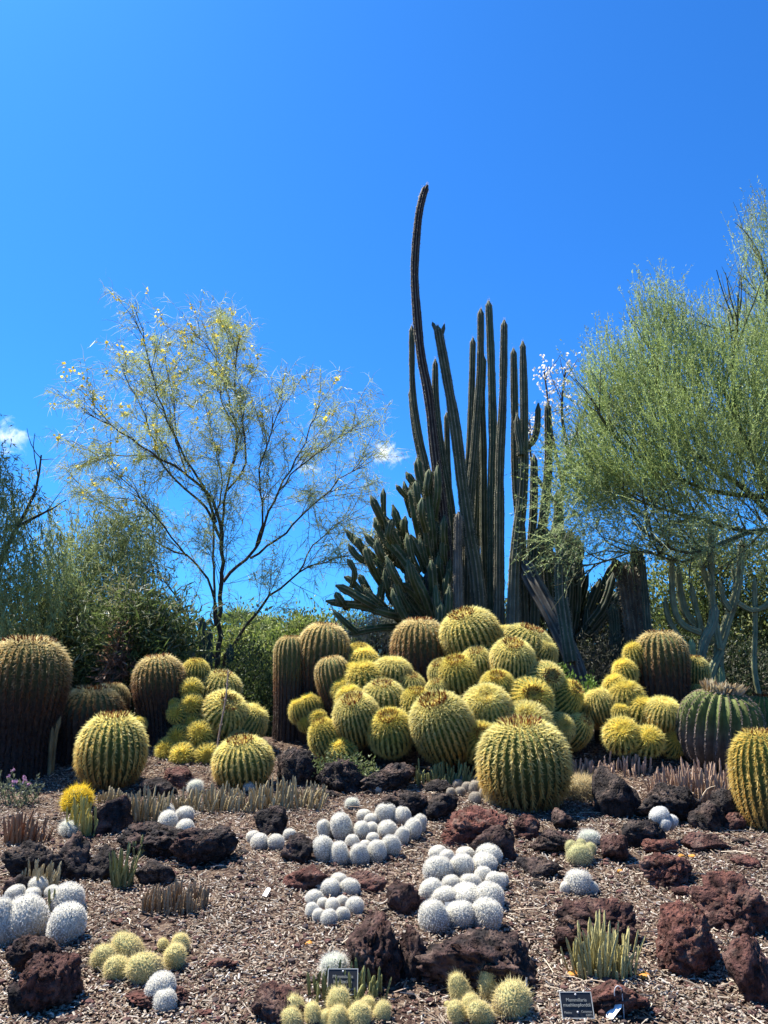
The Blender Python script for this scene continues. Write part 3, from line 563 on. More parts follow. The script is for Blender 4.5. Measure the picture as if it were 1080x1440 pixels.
SNOW = [make_globe(50, n=800, col=(.88, .87, .83), skin=(.42, .41, .36), spine=.10)]
GREYW = [make_globe(60 + s, col=(.56, .50, .42), skin=(.25, .22, .17)) for s in range(2)]
YEL = [make_globe(70 + s, n=420, spine=.20, col=(.88, .76, .40), skin=(.33, .31, .13), central=.42, k=9, wid=.016, T=2.2) for s in range(3)]
HAIRY = [make_globe(80, n=420, spine=.30, col=(.85, .83, .74), skin=(.32, .34, .26), central=.55, k=8, wid=.011)]
STRAW = [make_globe(85, n=420, spine=.42, col=(.62, .50, .28), skin=(.22, .19, .10), central=.7, k=9, wid=.013, T=1.7)]
GOLDY = [make_globe(90, n=420, spine=.34, col=(.92, .68, .06), skin=(.30, .24, .03), central=.5, k=8, wid=.018, T=1.8)]
LOBE = [make_globe(95, n=520, spine=.14, col=(.70, .64, .38), skin=(.30, .29, .13), central=.26, k=7, T=2.1)]
def cluster(name, label, heads, var, cat='cactus', group=None, Y=None, axis_out=.35, lift=0.0):
    """heads: (cx, cy, rx, ry) pixels; every one stands on the ground where its foot shows"""
    ctr = np.mean([h[0] for h in heads]); items = []
    for h in heads:
        cx, cy, rx, ry = h[:4]
        if Y is None:
            p = gp(cx, cy + ry * .8); yy = p[1] + rx * mpp(p) * .3
        else: yy = Y + (0 if len(h) < 6 else h[5])
        c = at(cx, cy, yy); R = rx * mpp(c); ax = h[4] if len(h) > 4 and h[4] is not None else (axis_out * (cx - ctr) / 60 + random.uniform(-.1, .1), random.uniform(-.25, .05), 1)
        items.append((c, R, ry / rx, nrm(ax)))
    b = np.mean([i[0] for i in items], axis=0); b[2] = float(G(b[0], b[1]))
    e = thing(name, label, cat, b, group)
    for c, R, s, ax in items:
        v = var[random.randrange(len(var))]; s = min(max(s, .8), 1.9)
        o = obj('head', v[0], e, c - b - ax * R * s, rot_to(ax, random.uniform(0, 6)), (R * (q := random.uniform(.92, 1.08)), R / q, R * s)); tag(obj('spines', v[1], o), kind='stuff')
    return e
def zz(ox, oy, s, L): return [(ox + a / s, oy + b / s, c / s, d / s) for a, b, c, d in L]
cluster('globe_cactus', 'long cluster of tall white globes beside the dark brown rock', zz(420, 1110, 3.375, [(120, 290, 50, 66), (205, 185, 52, 70), (125, 195, 34, 50), (195, 310, 46, 58), (288, 315, 43, 53), (255, 250, 33, 33), (300, 200, 40, 46), (370, 300, 44, 55), (435, 275, 41, 55), (415, 120, 50, 52), (420, 195, 45, 44), (490, 130, 40, 45), (540, 195, 40, 55), (490, 225, 32, 45), (570, 170, 35, 50), (310, 125, 35, 28), (345, 145, 30, 28), (345, 190, 32, 32), (352, 235, 28, 28), (315, 268, 27, 24)]), WHITE)
cluster('globe_cactus', 'compact cluster of small white balls below the red brown rocks', zz(420, 1110, 3.375, [(150, 475, 46, 46), (243, 470, 43, 43), (190, 435, 38, 34), (72, 520, 38, 38), (65, 580, 32, 40), (115, 545, 28, 28), (160, 555, 34, 36), (95, 605, 28, 37), (145, 615, 38, 42), (207, 600, 32, 37), (265, 560, 40, 45), (205, 535, 28, 28), (100, 460, 32, 30)]), WHITE)
cluster('globe_cactus', 'largest cluster of fat white balls behind the biggest dark boulder', zz(420, 1110, 3.375, [(660, 385, 62, 63), (775, 370, 52, 58), (705, 330, 36, 40), (660, 305, 40, 34), (880, 355, 58, 44), (790, 310, 42, 32), (905, 315, 56, 50), (875, 415, 42, 45), (630, 485, 52, 55), (725, 447, 41, 36), (815, 447, 50, 40), (905, 515, 68, 66), (795, 515, 72, 48), (690, 515, 60, 45), (640, 612, 68, 78), (765, 605, 67, 66), (893, 602, 68, 76), (935, 445, 45, 48), (965, 435, 30, 36)]), WHITE)
cluster('globe_cactus', 'group of big smooth white balls above the knobbly brown rock', [(36, 1295, 28, 33), (93, 1303, 24, 30), (95, 1266, 21, 22), (4, 1302, 20, 36), (52, 1247, 13, 13), (22, 1258, 13, 12), (46, 1259, 11, 10), (74, 1256, 10, 10)], WHITE)
cluster('globe_cactus', 'four white cactus balls perched on the broad dark rock', [(236, 1158, 14, 17), (260, 1168, 13, 15), (234, 1142, 12, 11), (260, 1147, 12, 12)], WHITE)
cluster('globe_cactus', 'row of four small white balls in front of the jet black rock', [(365, 1185, 12, 12), (388, 1186, 11, 12), (356, 1178, 9, 9), (407, 1175, 9, 9)], WHITE)
cluster('globe_cactus', 'cluster of small grey brown balls beside the lone golden barrel', [(644, 1104, 7.5, 7.5), (650, 1097, 7, 7), (634, 1115, 6.5, 7), (647, 1114, 7, 7), (668, 1108, 9, 10), (671, 1100, 9, 8), (668, 1123, 9, 9), (681, 1115, 8, 9), (657, 1108, 7.5, 8), (625, 1103, 6, 6)], GREYW)
cluster('globe_cactus', 'lobed yellowish cactus above the round white cactus', [(815, 1206, 16, 17), (804, 1193, 8, 10, (-.4, -.2, 1), .06), (817, 1190, 7, 9, (0, -.2, 1), .09), (829, 1196, 8, 10, (.4, -.2, 1), .06)], LOBE, Y=gp(815, 1220)[1] + .05)
cluster('globe_cactus', 'white fuzzy cactus directly behind the lobed yellowish cactus', [(829, 1181, 13, 12)], HAIRY)
cluster('globe_cactus', 'round white cactus with a small offset on either side', [(814, 1243, 18, 18), (796, 1250, 8, 10), (832, 1250, 8, 10)], WHITE)
cluster('globe_cactus', 'snow white cactus with two lobes on the black rock', [(928, 1148, 13, 12, (-.5, -.3, 1), 0), (935, 1160, 8, 10, (.2, -.5, 1), -.05), (944, 1156, 8, 10, (.5, -.3, 1), 0)], SNOW, Y=gp(930, 1186)[1])
cluster('globe_cactus', 'white twin headed cactus on a flat red rock', [(226, 1394, 20, 24), (231, 1409, 17, 17)], WHITE)
cluster('globe_cactus', 'bristly white ball at the edge of the tan finger cactus strip', [(275, 1108, 10, 10)], HAIRY)
cluster('globe_cactus', 'bristly white cushion at the foot of the yellow finger cactus', [(100, 1166, 15, 12)], HAIRY)
cluster('globe_cactus', 'small pale fuzzy cushion above the long white cluster', [(495, 1131, 9, 8)], HAIRY)
cluster('globe_cactus', 'tiny white ball among the tan finger cactus strip', [(350, 1107, 8, 7)], WHITE)
cluster('globe_cactus', 'tiny white ball next to the dark sloping boulder', [(531, 1109, 7, 7)], WHITE)
cluster('globe_cactus', 'long haired white ball behind the upright label and finger cactus', [(470, 1362, 18, 18)], HAIRY)
cluster('globe_cactus', 'straw coloured spiny tuft between lone golden barrel and tall black boulder', [(817, 1108, 22, 20)], STRAW)
cluster('globe_cactus', 'pale spiny tuft hidden behind the lone golden barrel', [(694, 1120, 10, 16)], STRAW)
cluster('globe_cactus', 'intense yellow bristly ball behind the yellow finger cactus', [(109, 1124, 19, 20)], GOLDY)
cluster('globe_cactus', 'sprawling yellow spined cluster of seven heads on open mulch', [(150, 1349, 15, 18, (-.8, -.5, .6)), (167, 1364, 16, 19, (-.4, -.9, .6)), (182, 1335, 16, 22, (-.8, -.2, .7)), (207, 1364, 19, 24, (-.8, -.6, .5)), (246, 1348, 14, 18, (.1, -.6, .8)), (254, 1331, 11, 14, (-.2, -.1, 1)), (230, 1331, 7, 9, (-.3, -.1, 1))], YEL)
cluster('globe_cactus', 'yellow spined cluster in front of the upright black label', [(414, 1421, 14, 17), (410, 1438, 14, 16), (440, 1430, 12, 15), (476, 1413, 15, 19), (475, 1436, 14, 16), (504, 1432, 15, 17), (516, 1417, 10, 12), (536, 1427, 11, 15), (458, 1436, 10, 12)], YEL)
cluster('globe_cactus', 'yellow spined cluster with upright cylindrical heads before the biggest boulder', [(648, 1397, 13, 22, (-.35, 0, 1)), (686, 1390, 12, 24, (.05, 0, 1)), (717, 1411, 21, 26, (.7, -.2, .9)), (643, 1427, 12, 17, (-.3, -.5, 1)), (677, 1427, 15, 22, (-.5, -.7, .7)), (662, 1418, 12, 16, (0, -.2, 1)), (630, 1416, 5, 6, (-.3, 0, 1))], YEL)
cluster('globe_cactus', 'pair of little yellow green cacti beside the steep red boulder', [(1035, 1340, 8, 9), (1036, 1364, 10, 11)], YEL)

# ------------------------------------------------------------------ finger cacti: low clumps of four-angled stems
def make_finger(seed, h=1.0):
    r = np.random.default_rng(seed); n = 13; z = np.linspace(0, 1, n); bend = r.normal(0, .05, 2)
    w = np.where(z < .82, .75 + .25 * np.sin(z * 3), np.sqrt(np.clip(1 - ((z - .82) / .19) ** 2, .02, 1)) * .95) * .055
    ph = np.arange(8) / 8 * 2 * math.pi; st = np.where(np.arange(8) % 2 == 0, 1, .55)
    V = []
    for i in range(n):
        tooth = 1 + (.16 if i % 2 else -.06) * st
        V.append(np.stack([w[i] * st * tooth * np.cos(ph) + bend[0] * z[i] ** 2, w[i] * st * tooth * np.sin(ph) + bend[1] * z[i] ** 2, np.full(8, z[i])], -1))
    V = np.concatenate(V + [np.array([[bend[0], bend[1], 1.01]])]); i, j = np.meshgrid(np.arange(n - 1), np.arange(8), indexing='ij'); j2 = (j + 1) % 8
    Q = np.stack([i * 8 + j, i * 8 + j2, (i + 1) * 8 + j2, (i + 1) * 8 + j], -1).reshape(-1, 4)
    jj = np.arange(8); T = np.stack([(n - 1) * 8 + jj, (n - 1) * 8 + (jj + 1) % 8, np.full(8, n * 8)], -1)
    return V, Q, T
FING = [make_finger(s) for s in range(4)]
def finger_set(key, lo, hi, edge=None):
    out = []
    for s, (V, Q, T) in enumerate(FING):
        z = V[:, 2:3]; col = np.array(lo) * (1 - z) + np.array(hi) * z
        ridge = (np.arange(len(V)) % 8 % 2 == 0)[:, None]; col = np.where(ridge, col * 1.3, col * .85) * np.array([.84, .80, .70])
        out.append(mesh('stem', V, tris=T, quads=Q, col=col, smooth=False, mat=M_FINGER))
    return out
FS = {'pale': finger_set('pale', (.30, .27, .11), (.50, .46, .22)), 'green': finger_set('green', (.14, .14, .055), (.24, .25, .10)), 'brown': finger_set('brown', (.17, .115, .075), (.32, .235, .15)),
      'tan': finger_set('tan', (.25, .20, .11), (.44, .37, .23)), 'red': finger_set('red', (.20, .10, .05), (.33, .19, .11)), 'pink': finger_set('pink', (.26, .18, .13), (.46, .33, .26)), 'yellow': finger_set('yellow', (.34, .28, .08), (.55, .48, .15))}
def finger_clump(x0, y0, x1, y1, n, pal, label, fan=.25, depth=None, wid=1.0, lean=0):
    p = gp((x0 + x1) / 2, y1); k = mpp(p); w = (x1 - x0) * k; d = depth if depth else min(w * .55, .30)
    xm, ym = p[0], p[1] + d / 2; g = float(G(xm, ym)); H = at((x0 + x1) / 2, y0, ym)[2] - g
    e = thing('finger_cactus', label, 'cactus', (xm, ym, g))
    for i in range(int(n * 1.75)):
        while True:
            u, v = random.uniform(-1, 1), random.uniform(-1, 1)
            if w > .6 or u * u + v * v < 1.05: break
        X, Yy = xm + u * w * .47, ym + v * d * .5; h = H * random.uniform(.4, 1.05) * (1 - .22 * abs(u))
        t = random.choices((1, .6), (4, 1))[0]; h *= t; ws = random.uniform(.055, .08) * wid / .11 * (k / .0046) ** .5 * .24
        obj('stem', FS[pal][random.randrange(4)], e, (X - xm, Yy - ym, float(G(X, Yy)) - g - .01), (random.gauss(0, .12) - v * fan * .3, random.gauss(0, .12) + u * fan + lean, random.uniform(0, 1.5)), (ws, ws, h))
    return e
finger_clump(806, 1288, 906, 1384, 62, 'pale', 'pale yellow finger cactus clump in front of the dark red boulder', .22)
finger_clump(424, 1352, 546, 1424, 42, 'green', 'dark green finger cactus around the upright black label', .12)
finger_clump(188, 1234, 288, 1292, 80, 'brown', 'brown withered finger cactus patch on open mulch', .15)
finger_clump(150, 1184, 186, 1252, 20, 'green', 'upright green finger cactus tuft beside the dark blocky rock', .18)
finger_clump(24, 1204, 74, 1258, 26, 'tan', 'tan finger cactus tuft before the slate grey boulder', .12)
finger_clump(-6, 1138, 62, 1192, 36, 'red', 'rusty red finger cactus above the slate grey boulder', .1)
finger_clump(88, 1114, 132, 1178, 30, 'yellow', 'yellow finger cactus with a bristly ball behind', .12)
finger_clump(170, 1100, 236, 1158, 42, 'tan', 'tall tan finger cactus behind the crumbly black ledge', .12)
finger_clump(132, 1104, 172, 1132, 18, 'tan', 'short tan finger cactus by the jagged brown rock', .1)
finger_clump(232, 1102, 350, 1146, 85, 'tan', 'low tan finger cactus strip behind the four perched balls', .1)
finger_clump(340, 1092, 456, 1142, 95, 'tan', 'spreading tan finger cactus in front of the green barrel', .15)
finger_clump(185, 1170, 201, 1208, 6, 'green', 'few small green fingers in a crack of the black ledge', .1)
finger_clump(578, 1064, 684, 1108, 48, 'green', 'shaded finger cactus strip under the golden pile', .1)
finger_clump(843, 1058, 924, 1096, 40, 'pink', 'pinkish finger cactus behind the tall black boulder', .1)
finger_clump(924, 1064, 1068, 1132, 120, 'pink', 'pinkish brown finger cactus bank at the foot of the spineless barrel', .12, lean=-.12)
finger_clump(798, 1062, 842, 1094, 18, 'pink', 'short pinkish fingers behind the straw coloured tuft', .1)
finger_clump(58, 1244, 84, 1290, 9, 'green', 'few green fingers between the big smooth white balls', .1)

# ------------------------------------------------------------------ ribbed columns and candelabras
def ribbed(parent, base, pts, r0, r1, ribs, col, name='stem', seed=0, depth=.28, spines=True, tipcol=None, step=.09, label=None, wob=.015, scol=(.44, .39, .29)):
    P = smooth_path(pts, step); n = len(P); s = np.concatenate([[0], np.cumsum(np.linalg.norm(np.diff(P, axis=0), axis=1))]); u = s / s[-1]
    R = r0 + (r1 - r0) * u; left = (s[-1] - s) / (r1 * 1.1); R = R * np.sqrt(np.clip(1 - (1 - np.clip(left, 0, 1)) ** 2, .06, 1))
    r = np.random.default_rng(seed + 1000); R = R * (1 + .03 * np.sin(s * 5 + seed) - .13 * np.clip(np.sin(s * 4.3 + seed * 1.7 + np.sin(s)) - .8, 0, 1) * 5 * .6)
    V, Q, T, rid, Nn = sweep(P - base, R, ribs=ribs, depth=depth, seed=seed, wob=wob)
    c = np.array(col)[None] * (.75 + .5 * r.random((len(V), 1)))
    if tipcol is not None:
        m = len(V) // n; uu = np.repeat(u, m)[:len(V) - 1]; uu = np.append(uu, 1)[:, None]; f = sstep(.0, .55, uu); c = np.array(tipcol)[None] * f * (.8 + .4 * r.random((len(V), 1))) + c * (1 - f)
    c[rid] = c[rid] * .45 + np.array(scol)[None] * .38 * (.6 + .8 * r.random((len(rid), 1)))
    o = obj(name, mesh(name, V, tris=T, quads=Q, col=c, mat=M_BODY), parent)
    if label: o['label'] = label
    if spines:
        a = rid; P0 = np.repeat(V[a], 6, 0) + r.normal(0, step * .3, (len(a) * 6, 3)) * np.array([0, 0, 1]); D = nrm(np.repeat(Nn[a], 6, 0) + r.normal(0, .7, (len(a) * 6, 3))); L_ = r1 * (.14 + .2 * r.random((len(P0), 1))); sd_ = nrm(np.cross(D, r.normal(size=D.shape))) * r1 * .055
        Vs = np.stack([P0 - sd_, P0 + sd_, P0 + D * L_], 1).reshape(-1, 3)
        tag(obj('spines', mesh('spines', Vs, tris=np.arange(len(Vs)).reshape(-1, 3), col=np.array(scol)[None] * (.7 + .6 * r.random((len(Vs), 1))), smooth=False, mat=M_SPINE), o), kind='stuff')
    return o
def px_path(pp, Y, dY=0.0):
    n = len(pp); return [at(a, b, Y + dY * i / max(1, n - 1)) for i, (a, b) in enumerate(pp)]
GRN, BRN, WOOD = (.058, .074, .036), (.036, .026, .020), (.11, .095, .07)
base = np.array([at(670, 880, 12.2)[0], 12.2, float(G(1.5, 12.2))])
tall = thing('columnar_cactus', 'towering clump of dark ribbed columns rising behind the golden pile', 'cactus', base)
COLS = [  # path from foot to tip, half widths in px, Y, colour, foot colour
 ([(632, 905), (629, 800), (624, 730), (612, 640), (603, 560), (592, 500), (586, 440), (583, 380), (588, 310), (595, 275), (601, 260)], 10, 6.5, 11.7, BRN, BRN, 'dead brown column, tallest, curving at its tip'),
 ([(626, 900), (615, 740), (600, 660), (587, 600), (580, 540), (579, 458)], 8, 4.6, 12.1, WOOD, GRN, None),
 ([(634, 900), (618, 760), (600, 680), (585, 610), (577, 547)], 8, 5, 12.4, WOOD, GRN, None),
 ([(682, 905), (672, 830), (660, 750), (650, 680), (640, 600), (628, 530), (615, 458)], 13, 7.5, 11.5, (.1, .09, .065), GRN, 'leaning column with two stubby arms at its tip'),
 ([(650, 900), (638, 750), (622, 640), (613, 560), (612, 505)], 8, 5, 12.4, WOOD, GRN, None),
 ([(648, 900), (636, 780), (630, 660), (628, 580)], 7, 4.5, 12.6, WOOD, GRN, None),
 ([(650, 900), (655, 720), (660, 640), (663, 560), (665, 475)], 8, 5, 12.5, WOOD, GRN, None),
 ([(652, 905), (658, 760), (668, 620), (675, 520), (676, 434)], 9, 5.5, 12.0, WOOD, GRN, None),
 ([(690, 900), (692, 700), (693, 620), (691, 520), (687, 423)], 9, 6, 12.3, (.09, .11, .06), (.06, .10, .055), None),
 ([(684, 905), (681, 760), (680, 650), (678, 560), (680, 500)], 8, 5, 12.7, WOOD, GRN, None),
 ([(698, 905), (702, 760), (703, 650), (707, 560), (709, 450)], 9.5, 6, 11.6, WOOD, GRN, None),
 ([(738, 905), (732, 760), (726, 680), (724, 600), (722, 490)], 11, 5.5, 12.0, WOOD, GRN, None),
 ([(715, 910), (724, 800), (734, 700), (737, 600), (735, 480)], 13, 5.5, 11.4, (.20, .18, .13), GRN, 'thick pale trunked column with bright rib edges'),
 ([(735, 650), (737, 632), (748, 622), (755, 605), (757, 567)], 5, 5, 11.5, GRN, GRN, None),
 ([(733, 640), (732, 625), (728, 605), (727, 582)], 6, 5.5, 11.3, GRN, GRN, None),
 ([(742, 870), (752, 800), (764, 730), (771, 650), (770, 566)], 12, 5.5, 12.0, WOOD, GRN, None),
 ([(645, 905), (644, 800), (645, 720)], 9, 7, 11.2, (.12, .10, .08), (.12, .11, .08), 'short thick column stump'),
 ([(785, 905), (775, 830), (768, 770), (765, 740)], 12, 9, 12.2, GRN, GRN, None),
 ([(664, 905), (668, 790), (672, 690), (671, 600)], 9, 6, 13.0, WOOD, GRN, None), ([(725, 905), (744, 800), (750, 720), (751, 640)], 9, 6, 13.1, WOOD, GRN, None), ([(622, 905), (618, 830), (612, 760), (610, 700)], 8, 6, 12.9, WOOD, GRN, None), ([(755, 905), (760, 820), (782, 740), (784, 690)], 9, 6, 13.2, WOOD, GRN, None),
 ([(616, 470), (611, 460), (608, 453)], 3.5, 3, 11.5, GRN, GRN, None),
 ([(617, 475), (622, 468), (625, 455)], 3.5, 3, 11.5, GRN, GRN, None),
]
for i, (pp, w0, w1, Y, c0, c1, lb) in enumerate(COLS):
    pts = px_path(pp, Y); k = mpp(pts[0])
    if pp[0][1] > 860: pts[0][2] = float(G(pts[0][0], Y)) - .05
    ribbed(tall, base, pts, w0 * k * .95, w1 * k * .92, 9 if w1 > 5 else 8, c0, seed=i, depth=.30, tipcol=c1, label=lb)
# fallen leaning trunk with a side stem
pts = px_path([(836, 992), (806, 930), (778, 870), (752, 822), (735, 790)], 10.6, .9); k = mpp(pts[0])
lb_ = np.array([pts[0][0], 10.6, float(G(pts[0][0], 10.6))]); lt = thing('columnar_cactus', 'leaning grey cactus trunk propped beside the golden pile', 'cactus', lb_); pts[0][2] = min(pts[0][2], lb_[2] - .03)
ribbed(lt, lb_, pts, 13 * k, 14 * k, 9, (.065, .06, .05), seed=71, depth=.3, spines=False)
ribbed(lt, lb_, px_path([(803, 930), (795, 880), (789, 830), (790, 770)], 10.7, 0), 10 * k, 9 * k, 8, (.05, .075, .045), seed=72)
# branching candelabra on the left of the columns
cb = np.array([at(612, 880, 11.8)[0], 11.8, float(G(.8, 11.8))])
cand = thing('candelabra_cactus', 'bushy dark green candelabra cactus between tall columns and old barrels', 'cactus', cb)
CB = [([(600, 872), (545, 862), (510, 852), (480, 849), (458, 845)], 7, 4.5), ([(545, 860), (510, 843), (490, 831), (472, 823)], 6, 5), ([(525, 852), (506, 830), (493, 816), (484, 811)], 5, 4), ([(493, 824), (499, 808), (495, 795), (488, 786)], 3, 4),
 ([(545, 857), (530, 845), (518, 835), (513, 827)], 5, 4.5), ([(602, 880), (575, 845), (540, 800), (515, 775), (500, 762), (485, 744)], 8, 4), ([(520, 788), (508, 787), (498, 778), (490, 765)], 4, 4), ([(565, 792), (540, 775), (525, 765), (512, 750)], 6, 4.5),
 ([(602, 842), (570, 790), (545, 760), (527, 728)], 7, 7), ([(565, 772), (548, 745), (540, 724)], 6, 6), ([(541, 735), (530, 716), (521, 697)], 5, 5.5), ([(540, 728), (539, 705), (539, 687)], 4, 4), ([(595, 765), (584, 722), (580, 700), (577, 688)], 6, 5.5), ([(580, 722), (572, 700), (568, 677)], 4, 4),
 ([(572, 694), (563, 690), (557, 682)], 3, 3.5), ([(612, 742), (600, 700), (590, 670), (587, 644)], 6, 5.5), ([(592, 686), (579, 676), (571, 664)], 4.5, 4.5), ([(580, 792), (562, 762), (553, 741)], 6, 5.5), ([(602, 802), (590, 780), (577, 752)], 6, 5.5), ([(612, 802), (602, 760), (601, 728)], 6, 6),
 ([(604, 862), (580, 832), (562, 820)], 6, 6), ([(618, 872), (592, 862), (575, 838), (559, 818)], 7, 7), ([(610, 867), (594, 832), (580, 806), (575, 790)], 7, 6), ([(612, 852), (608, 812), (606, 788)], 7, 6), ([(602, 862), (596, 826), (590, 808)], 5, 5), ([(570, 880), (525, 884), (490, 892)], 5, 4.5), ([(500, 888), (482, 872), (468, 858)], 4, 3.5),
 ([(580, 842), (545, 815), (522, 800)], 6, 6), ([(612, 782), (607, 740), (603, 700), (604, 668)], 6, 5), ([(560, 845), (545, 825), (541, 800)], 5, 5), ([(600, 742), (592, 722), (594, 700)], 5, 5), ([(575, 762), (568, 742), (570, 726)], 5, 4.5), ([(545, 790), (533, 775), (530, 758)], 5, 5), ([(585, 812), (577, 790), (566, 776)], 5, 5.5), ([(612, 722), (616, 690), (615, 655)], 5, 5)]
rr = random.Random(5)
for x, y, dx, dy in ((505, 846, -8, -16), (522, 851, -3, -22), (535, 845, 2, -24), (480, 845, -8, -12), (515, 826, -9, -18), (548, 838, -4, -24), (530, 812, -10, -20), (520, 792, -6, -22), (508, 770, -6, -14), (552, 800, -8, -22), (538, 770, -9, -20), (560, 870, -14, -12), (575, 700, 6, -22), (588, 705, -4, -28), (600, 690, 4, -30), (546, 752, 5, -22)):
    CB.append(([(x + 6, y + 8), (x, y), (x + dx * .7, y + dy * .6), (x + dx, y + dy)], 4.5, 4.8))
for _ in range(26):
    x, y = rr.uniform(548, 632), rr.uniform(735, 880); dx = (x - 610) * .3 + rr.uniform(-6, 4); CB.append(([(x - dx * .6 + 8, y + 22), (x - dx * .1, y), (x + dx * .5, y - rr.uniform(22, 38))], 5, rr.uniform(4.5, 6)))
for i, (pp, w0, w1) in enumerate(CB):
    Y = 11.4 + rr.uniform(-.35, .5); pts = px_path(pp, Y); pts[0][1] += .25; k = mpp(pts[0])
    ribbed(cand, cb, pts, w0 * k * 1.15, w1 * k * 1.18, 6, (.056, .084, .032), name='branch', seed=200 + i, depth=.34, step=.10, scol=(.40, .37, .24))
P0, P1 = at(600, 880, 11.6), at(618, 872, 11.6); P0[2] = cb[2] - .05
ribbed(cand, cb, [P0 + np.array([.05, 0, 0]), (P0 + P1) / 2, at(605, 800, 11.7)], .16, .10, 7, (.09, .08, .06), name='trunk', seed=300, spines=False)
# dark candelabra on the right, in the shade of the spreading tree
cb2 = np.array([at(800, 900, 13)[0], 13.0, float(G(3, 13))]); c2 = thing('candelabra_cactus', 'dark shaded candelabra cactus between tall columns and thick trunk', 'cactus', cb2)
for i in range(44):
    a = rr.uniform(-.6, 1.15); L_ = rr.uniform(60, 165); x1, y1 = 798 + math.sin(a) * L_ * .62, 910 - math.cos(a) * L_ - 10; x0, y0 = 800 + math.sin(a) * L_ * .25, 915 - math.cos(a) * L_ * .35
    pts = px_path([(x0, y0), ((x0 + x1) / 2 + rr.uniform(-6, 10), (y0 + y1) / 2 + 6), (x1, y1)], 12.6 + rr.uniform(-.4, .9)); k = mpp(pts[0])
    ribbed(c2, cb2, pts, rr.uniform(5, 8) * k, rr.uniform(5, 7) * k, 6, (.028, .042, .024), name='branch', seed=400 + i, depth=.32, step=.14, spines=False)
P0 = cb2.copy(); ribbed(c2, cb2, [P0 - np.array([0, 0, .05]), at(800, 900, 13), at(803, 850, 13)], .2, .13, 7, (.05, .045, .035), name='trunk', seed=299, spines=False)
# thick saguaro trunk
def single(name, label, paths, Y, cols, ribs=10, spines=True, group=None, part='stem'):
    f = at(*paths[0][0][0], Y); b = np.array([f[0], Y, float(G(f[0], Y))]); e = thing(name, label, 'cactus', b, group)
    for i, (pp, w0, w1) in enumerate(paths):
        pts = px_path(pp, Y + (.0 if i == 0 else rr.uniform(-.15, .15))); k = mpp(pts[0])
        if i == 0 or pp[0][1] > 955: pts[0][2] = min(pts[0][2], float(G(pts[0][0], pts[0][1])) - .04)
        ribbed(e, b, pts, w0 * k, w1 * k, ribs, cols[i % len(cols)], name=part, seed=hash_(label) + i, spines=spines, depth=.38, scol=(.26, .23, .16))
    return e
def hash_(s): return sum(ord(c) * (i + 3) for i, c in enumerate(s)) % 9973
single('columnar_cactus', 'thick grey brown cactus trunk with broken top under the spreading tree', [([(905, 985), (897, 900), (888, 840), (882, 792)], 21, 19), ([(868, 985), (866, 890), (862, 850)], 8, 9), ([(886, 830), (872, 805), (862, 785)], 8, 9), ([(888, 850), (898, 830), (893, 770)], 9, 8)], 11.4, [(.14, .115, .085), (.05, .07, .04), (.08, .07, .05), (.07, .065, .045)], 14)
single('columnar_cactus', 'slim dark striped column beside the thick grey brown trunk', [([(914, 970), (911, 890), (907, 830), (902, 778)], 6, 5)], 11.0, [(.05, .075, .05)], 8)
single('branching_cactus', 'pale grey green branching cactus with upswept arms under the spreading tree', [([(1012, 985), (1010, 930), (1018, 890), (1032, 845), (1040, 805), (1043, 758)], 9, 5), ([(1002, 905), (985, 885), (966, 865), (957, 835), (953, 795)], 7, 4.5), ([(985, 890), (960, 878), (947, 850), (944, 785)], 5, 4), ([(1028, 858), (1018, 845), (1012, 815)], 4, 4), ([(1038, 848), (1056, 858), (1075, 853), (1090, 838)], 4, 4.5), ([(1014, 915), (1004, 935), (995, 962)], 6, 6), ([(1012, 912), (1002, 850), (1000, 800), (999, 735)], 5, 4.5), ([(1000, 840), (993, 815), (985, 787)], 3.5, 4), ([(1036, 820), (1032, 808), (1031, 795)], 3.5, 3.5), ([(958, 900), (940, 870), (935, 840)], 4, 4), ([(1080, 985), (1062, 950), (1062, 880), (1061, 812)], 4, 3.5), ([(980, 890), (985, 880), (975, 840), (972, 820)], 4, 4)], 11.2, [(.22, .245, .13)], 6)
single('columnar_cactus', 'straight pale striped cactus arm leaning before the branching cactus', [([(975, 965), (987, 920), (1001, 880), (1006, 850)], 8, 7)], 10.6, [(.17, .21, .13)], 7)
for x, yb, yt, lb in ((961, 960, 896, 'stubby striped cactus finger behind the dark green barrel'), (973, 962, 899, 'stubby striped cactus finger touching the leaning pale arm'), (1015, 985, 938, 'stubby striped cactus finger at the foot of the branching cactus')):
    single('columnar_cactus', lb, [([(x + 1, yb), (x, (yb + yt) / 2), (x - 1, yt)], 6, 6)], 10.4, [(.20, .26, .11)], 7)
for x, yb, yt, w, lb in ((284, 985, 868, 5, 'tall dark cactus post behind the forked tree trunk'), (294, 985, 884, 5, 'dark cactus post standing close to the forked trunk'), (323, 985, 906, 5.5, 'round tipped dark cactus post near the dry stalk and forked trunk'), (270, 985, 912, 5, 'short grey cactus post near the forked trunk'), (258, 985, 918, 4, 'slender grey cactus post next to the shaded pile')):
    single('columnar_cactus', lb, [([(x + 2, yb), (x, (yb + yt) / 2), (x + 1, yt)], w, w)], 11.8, [(.06, .075, .05) if x > 275 else (.16, .15, .11)], 8)
single('columnar_cactus', 'thin ridged stem between the giant barrel and the squat one', [([(72, 1085), (78, 1030), (85, 1008)], 4, 4), ([(70, 1082), (72, 1040), (74, 1022)], 3, 3)], 8.3, [(.17, .14, .07)], 6)

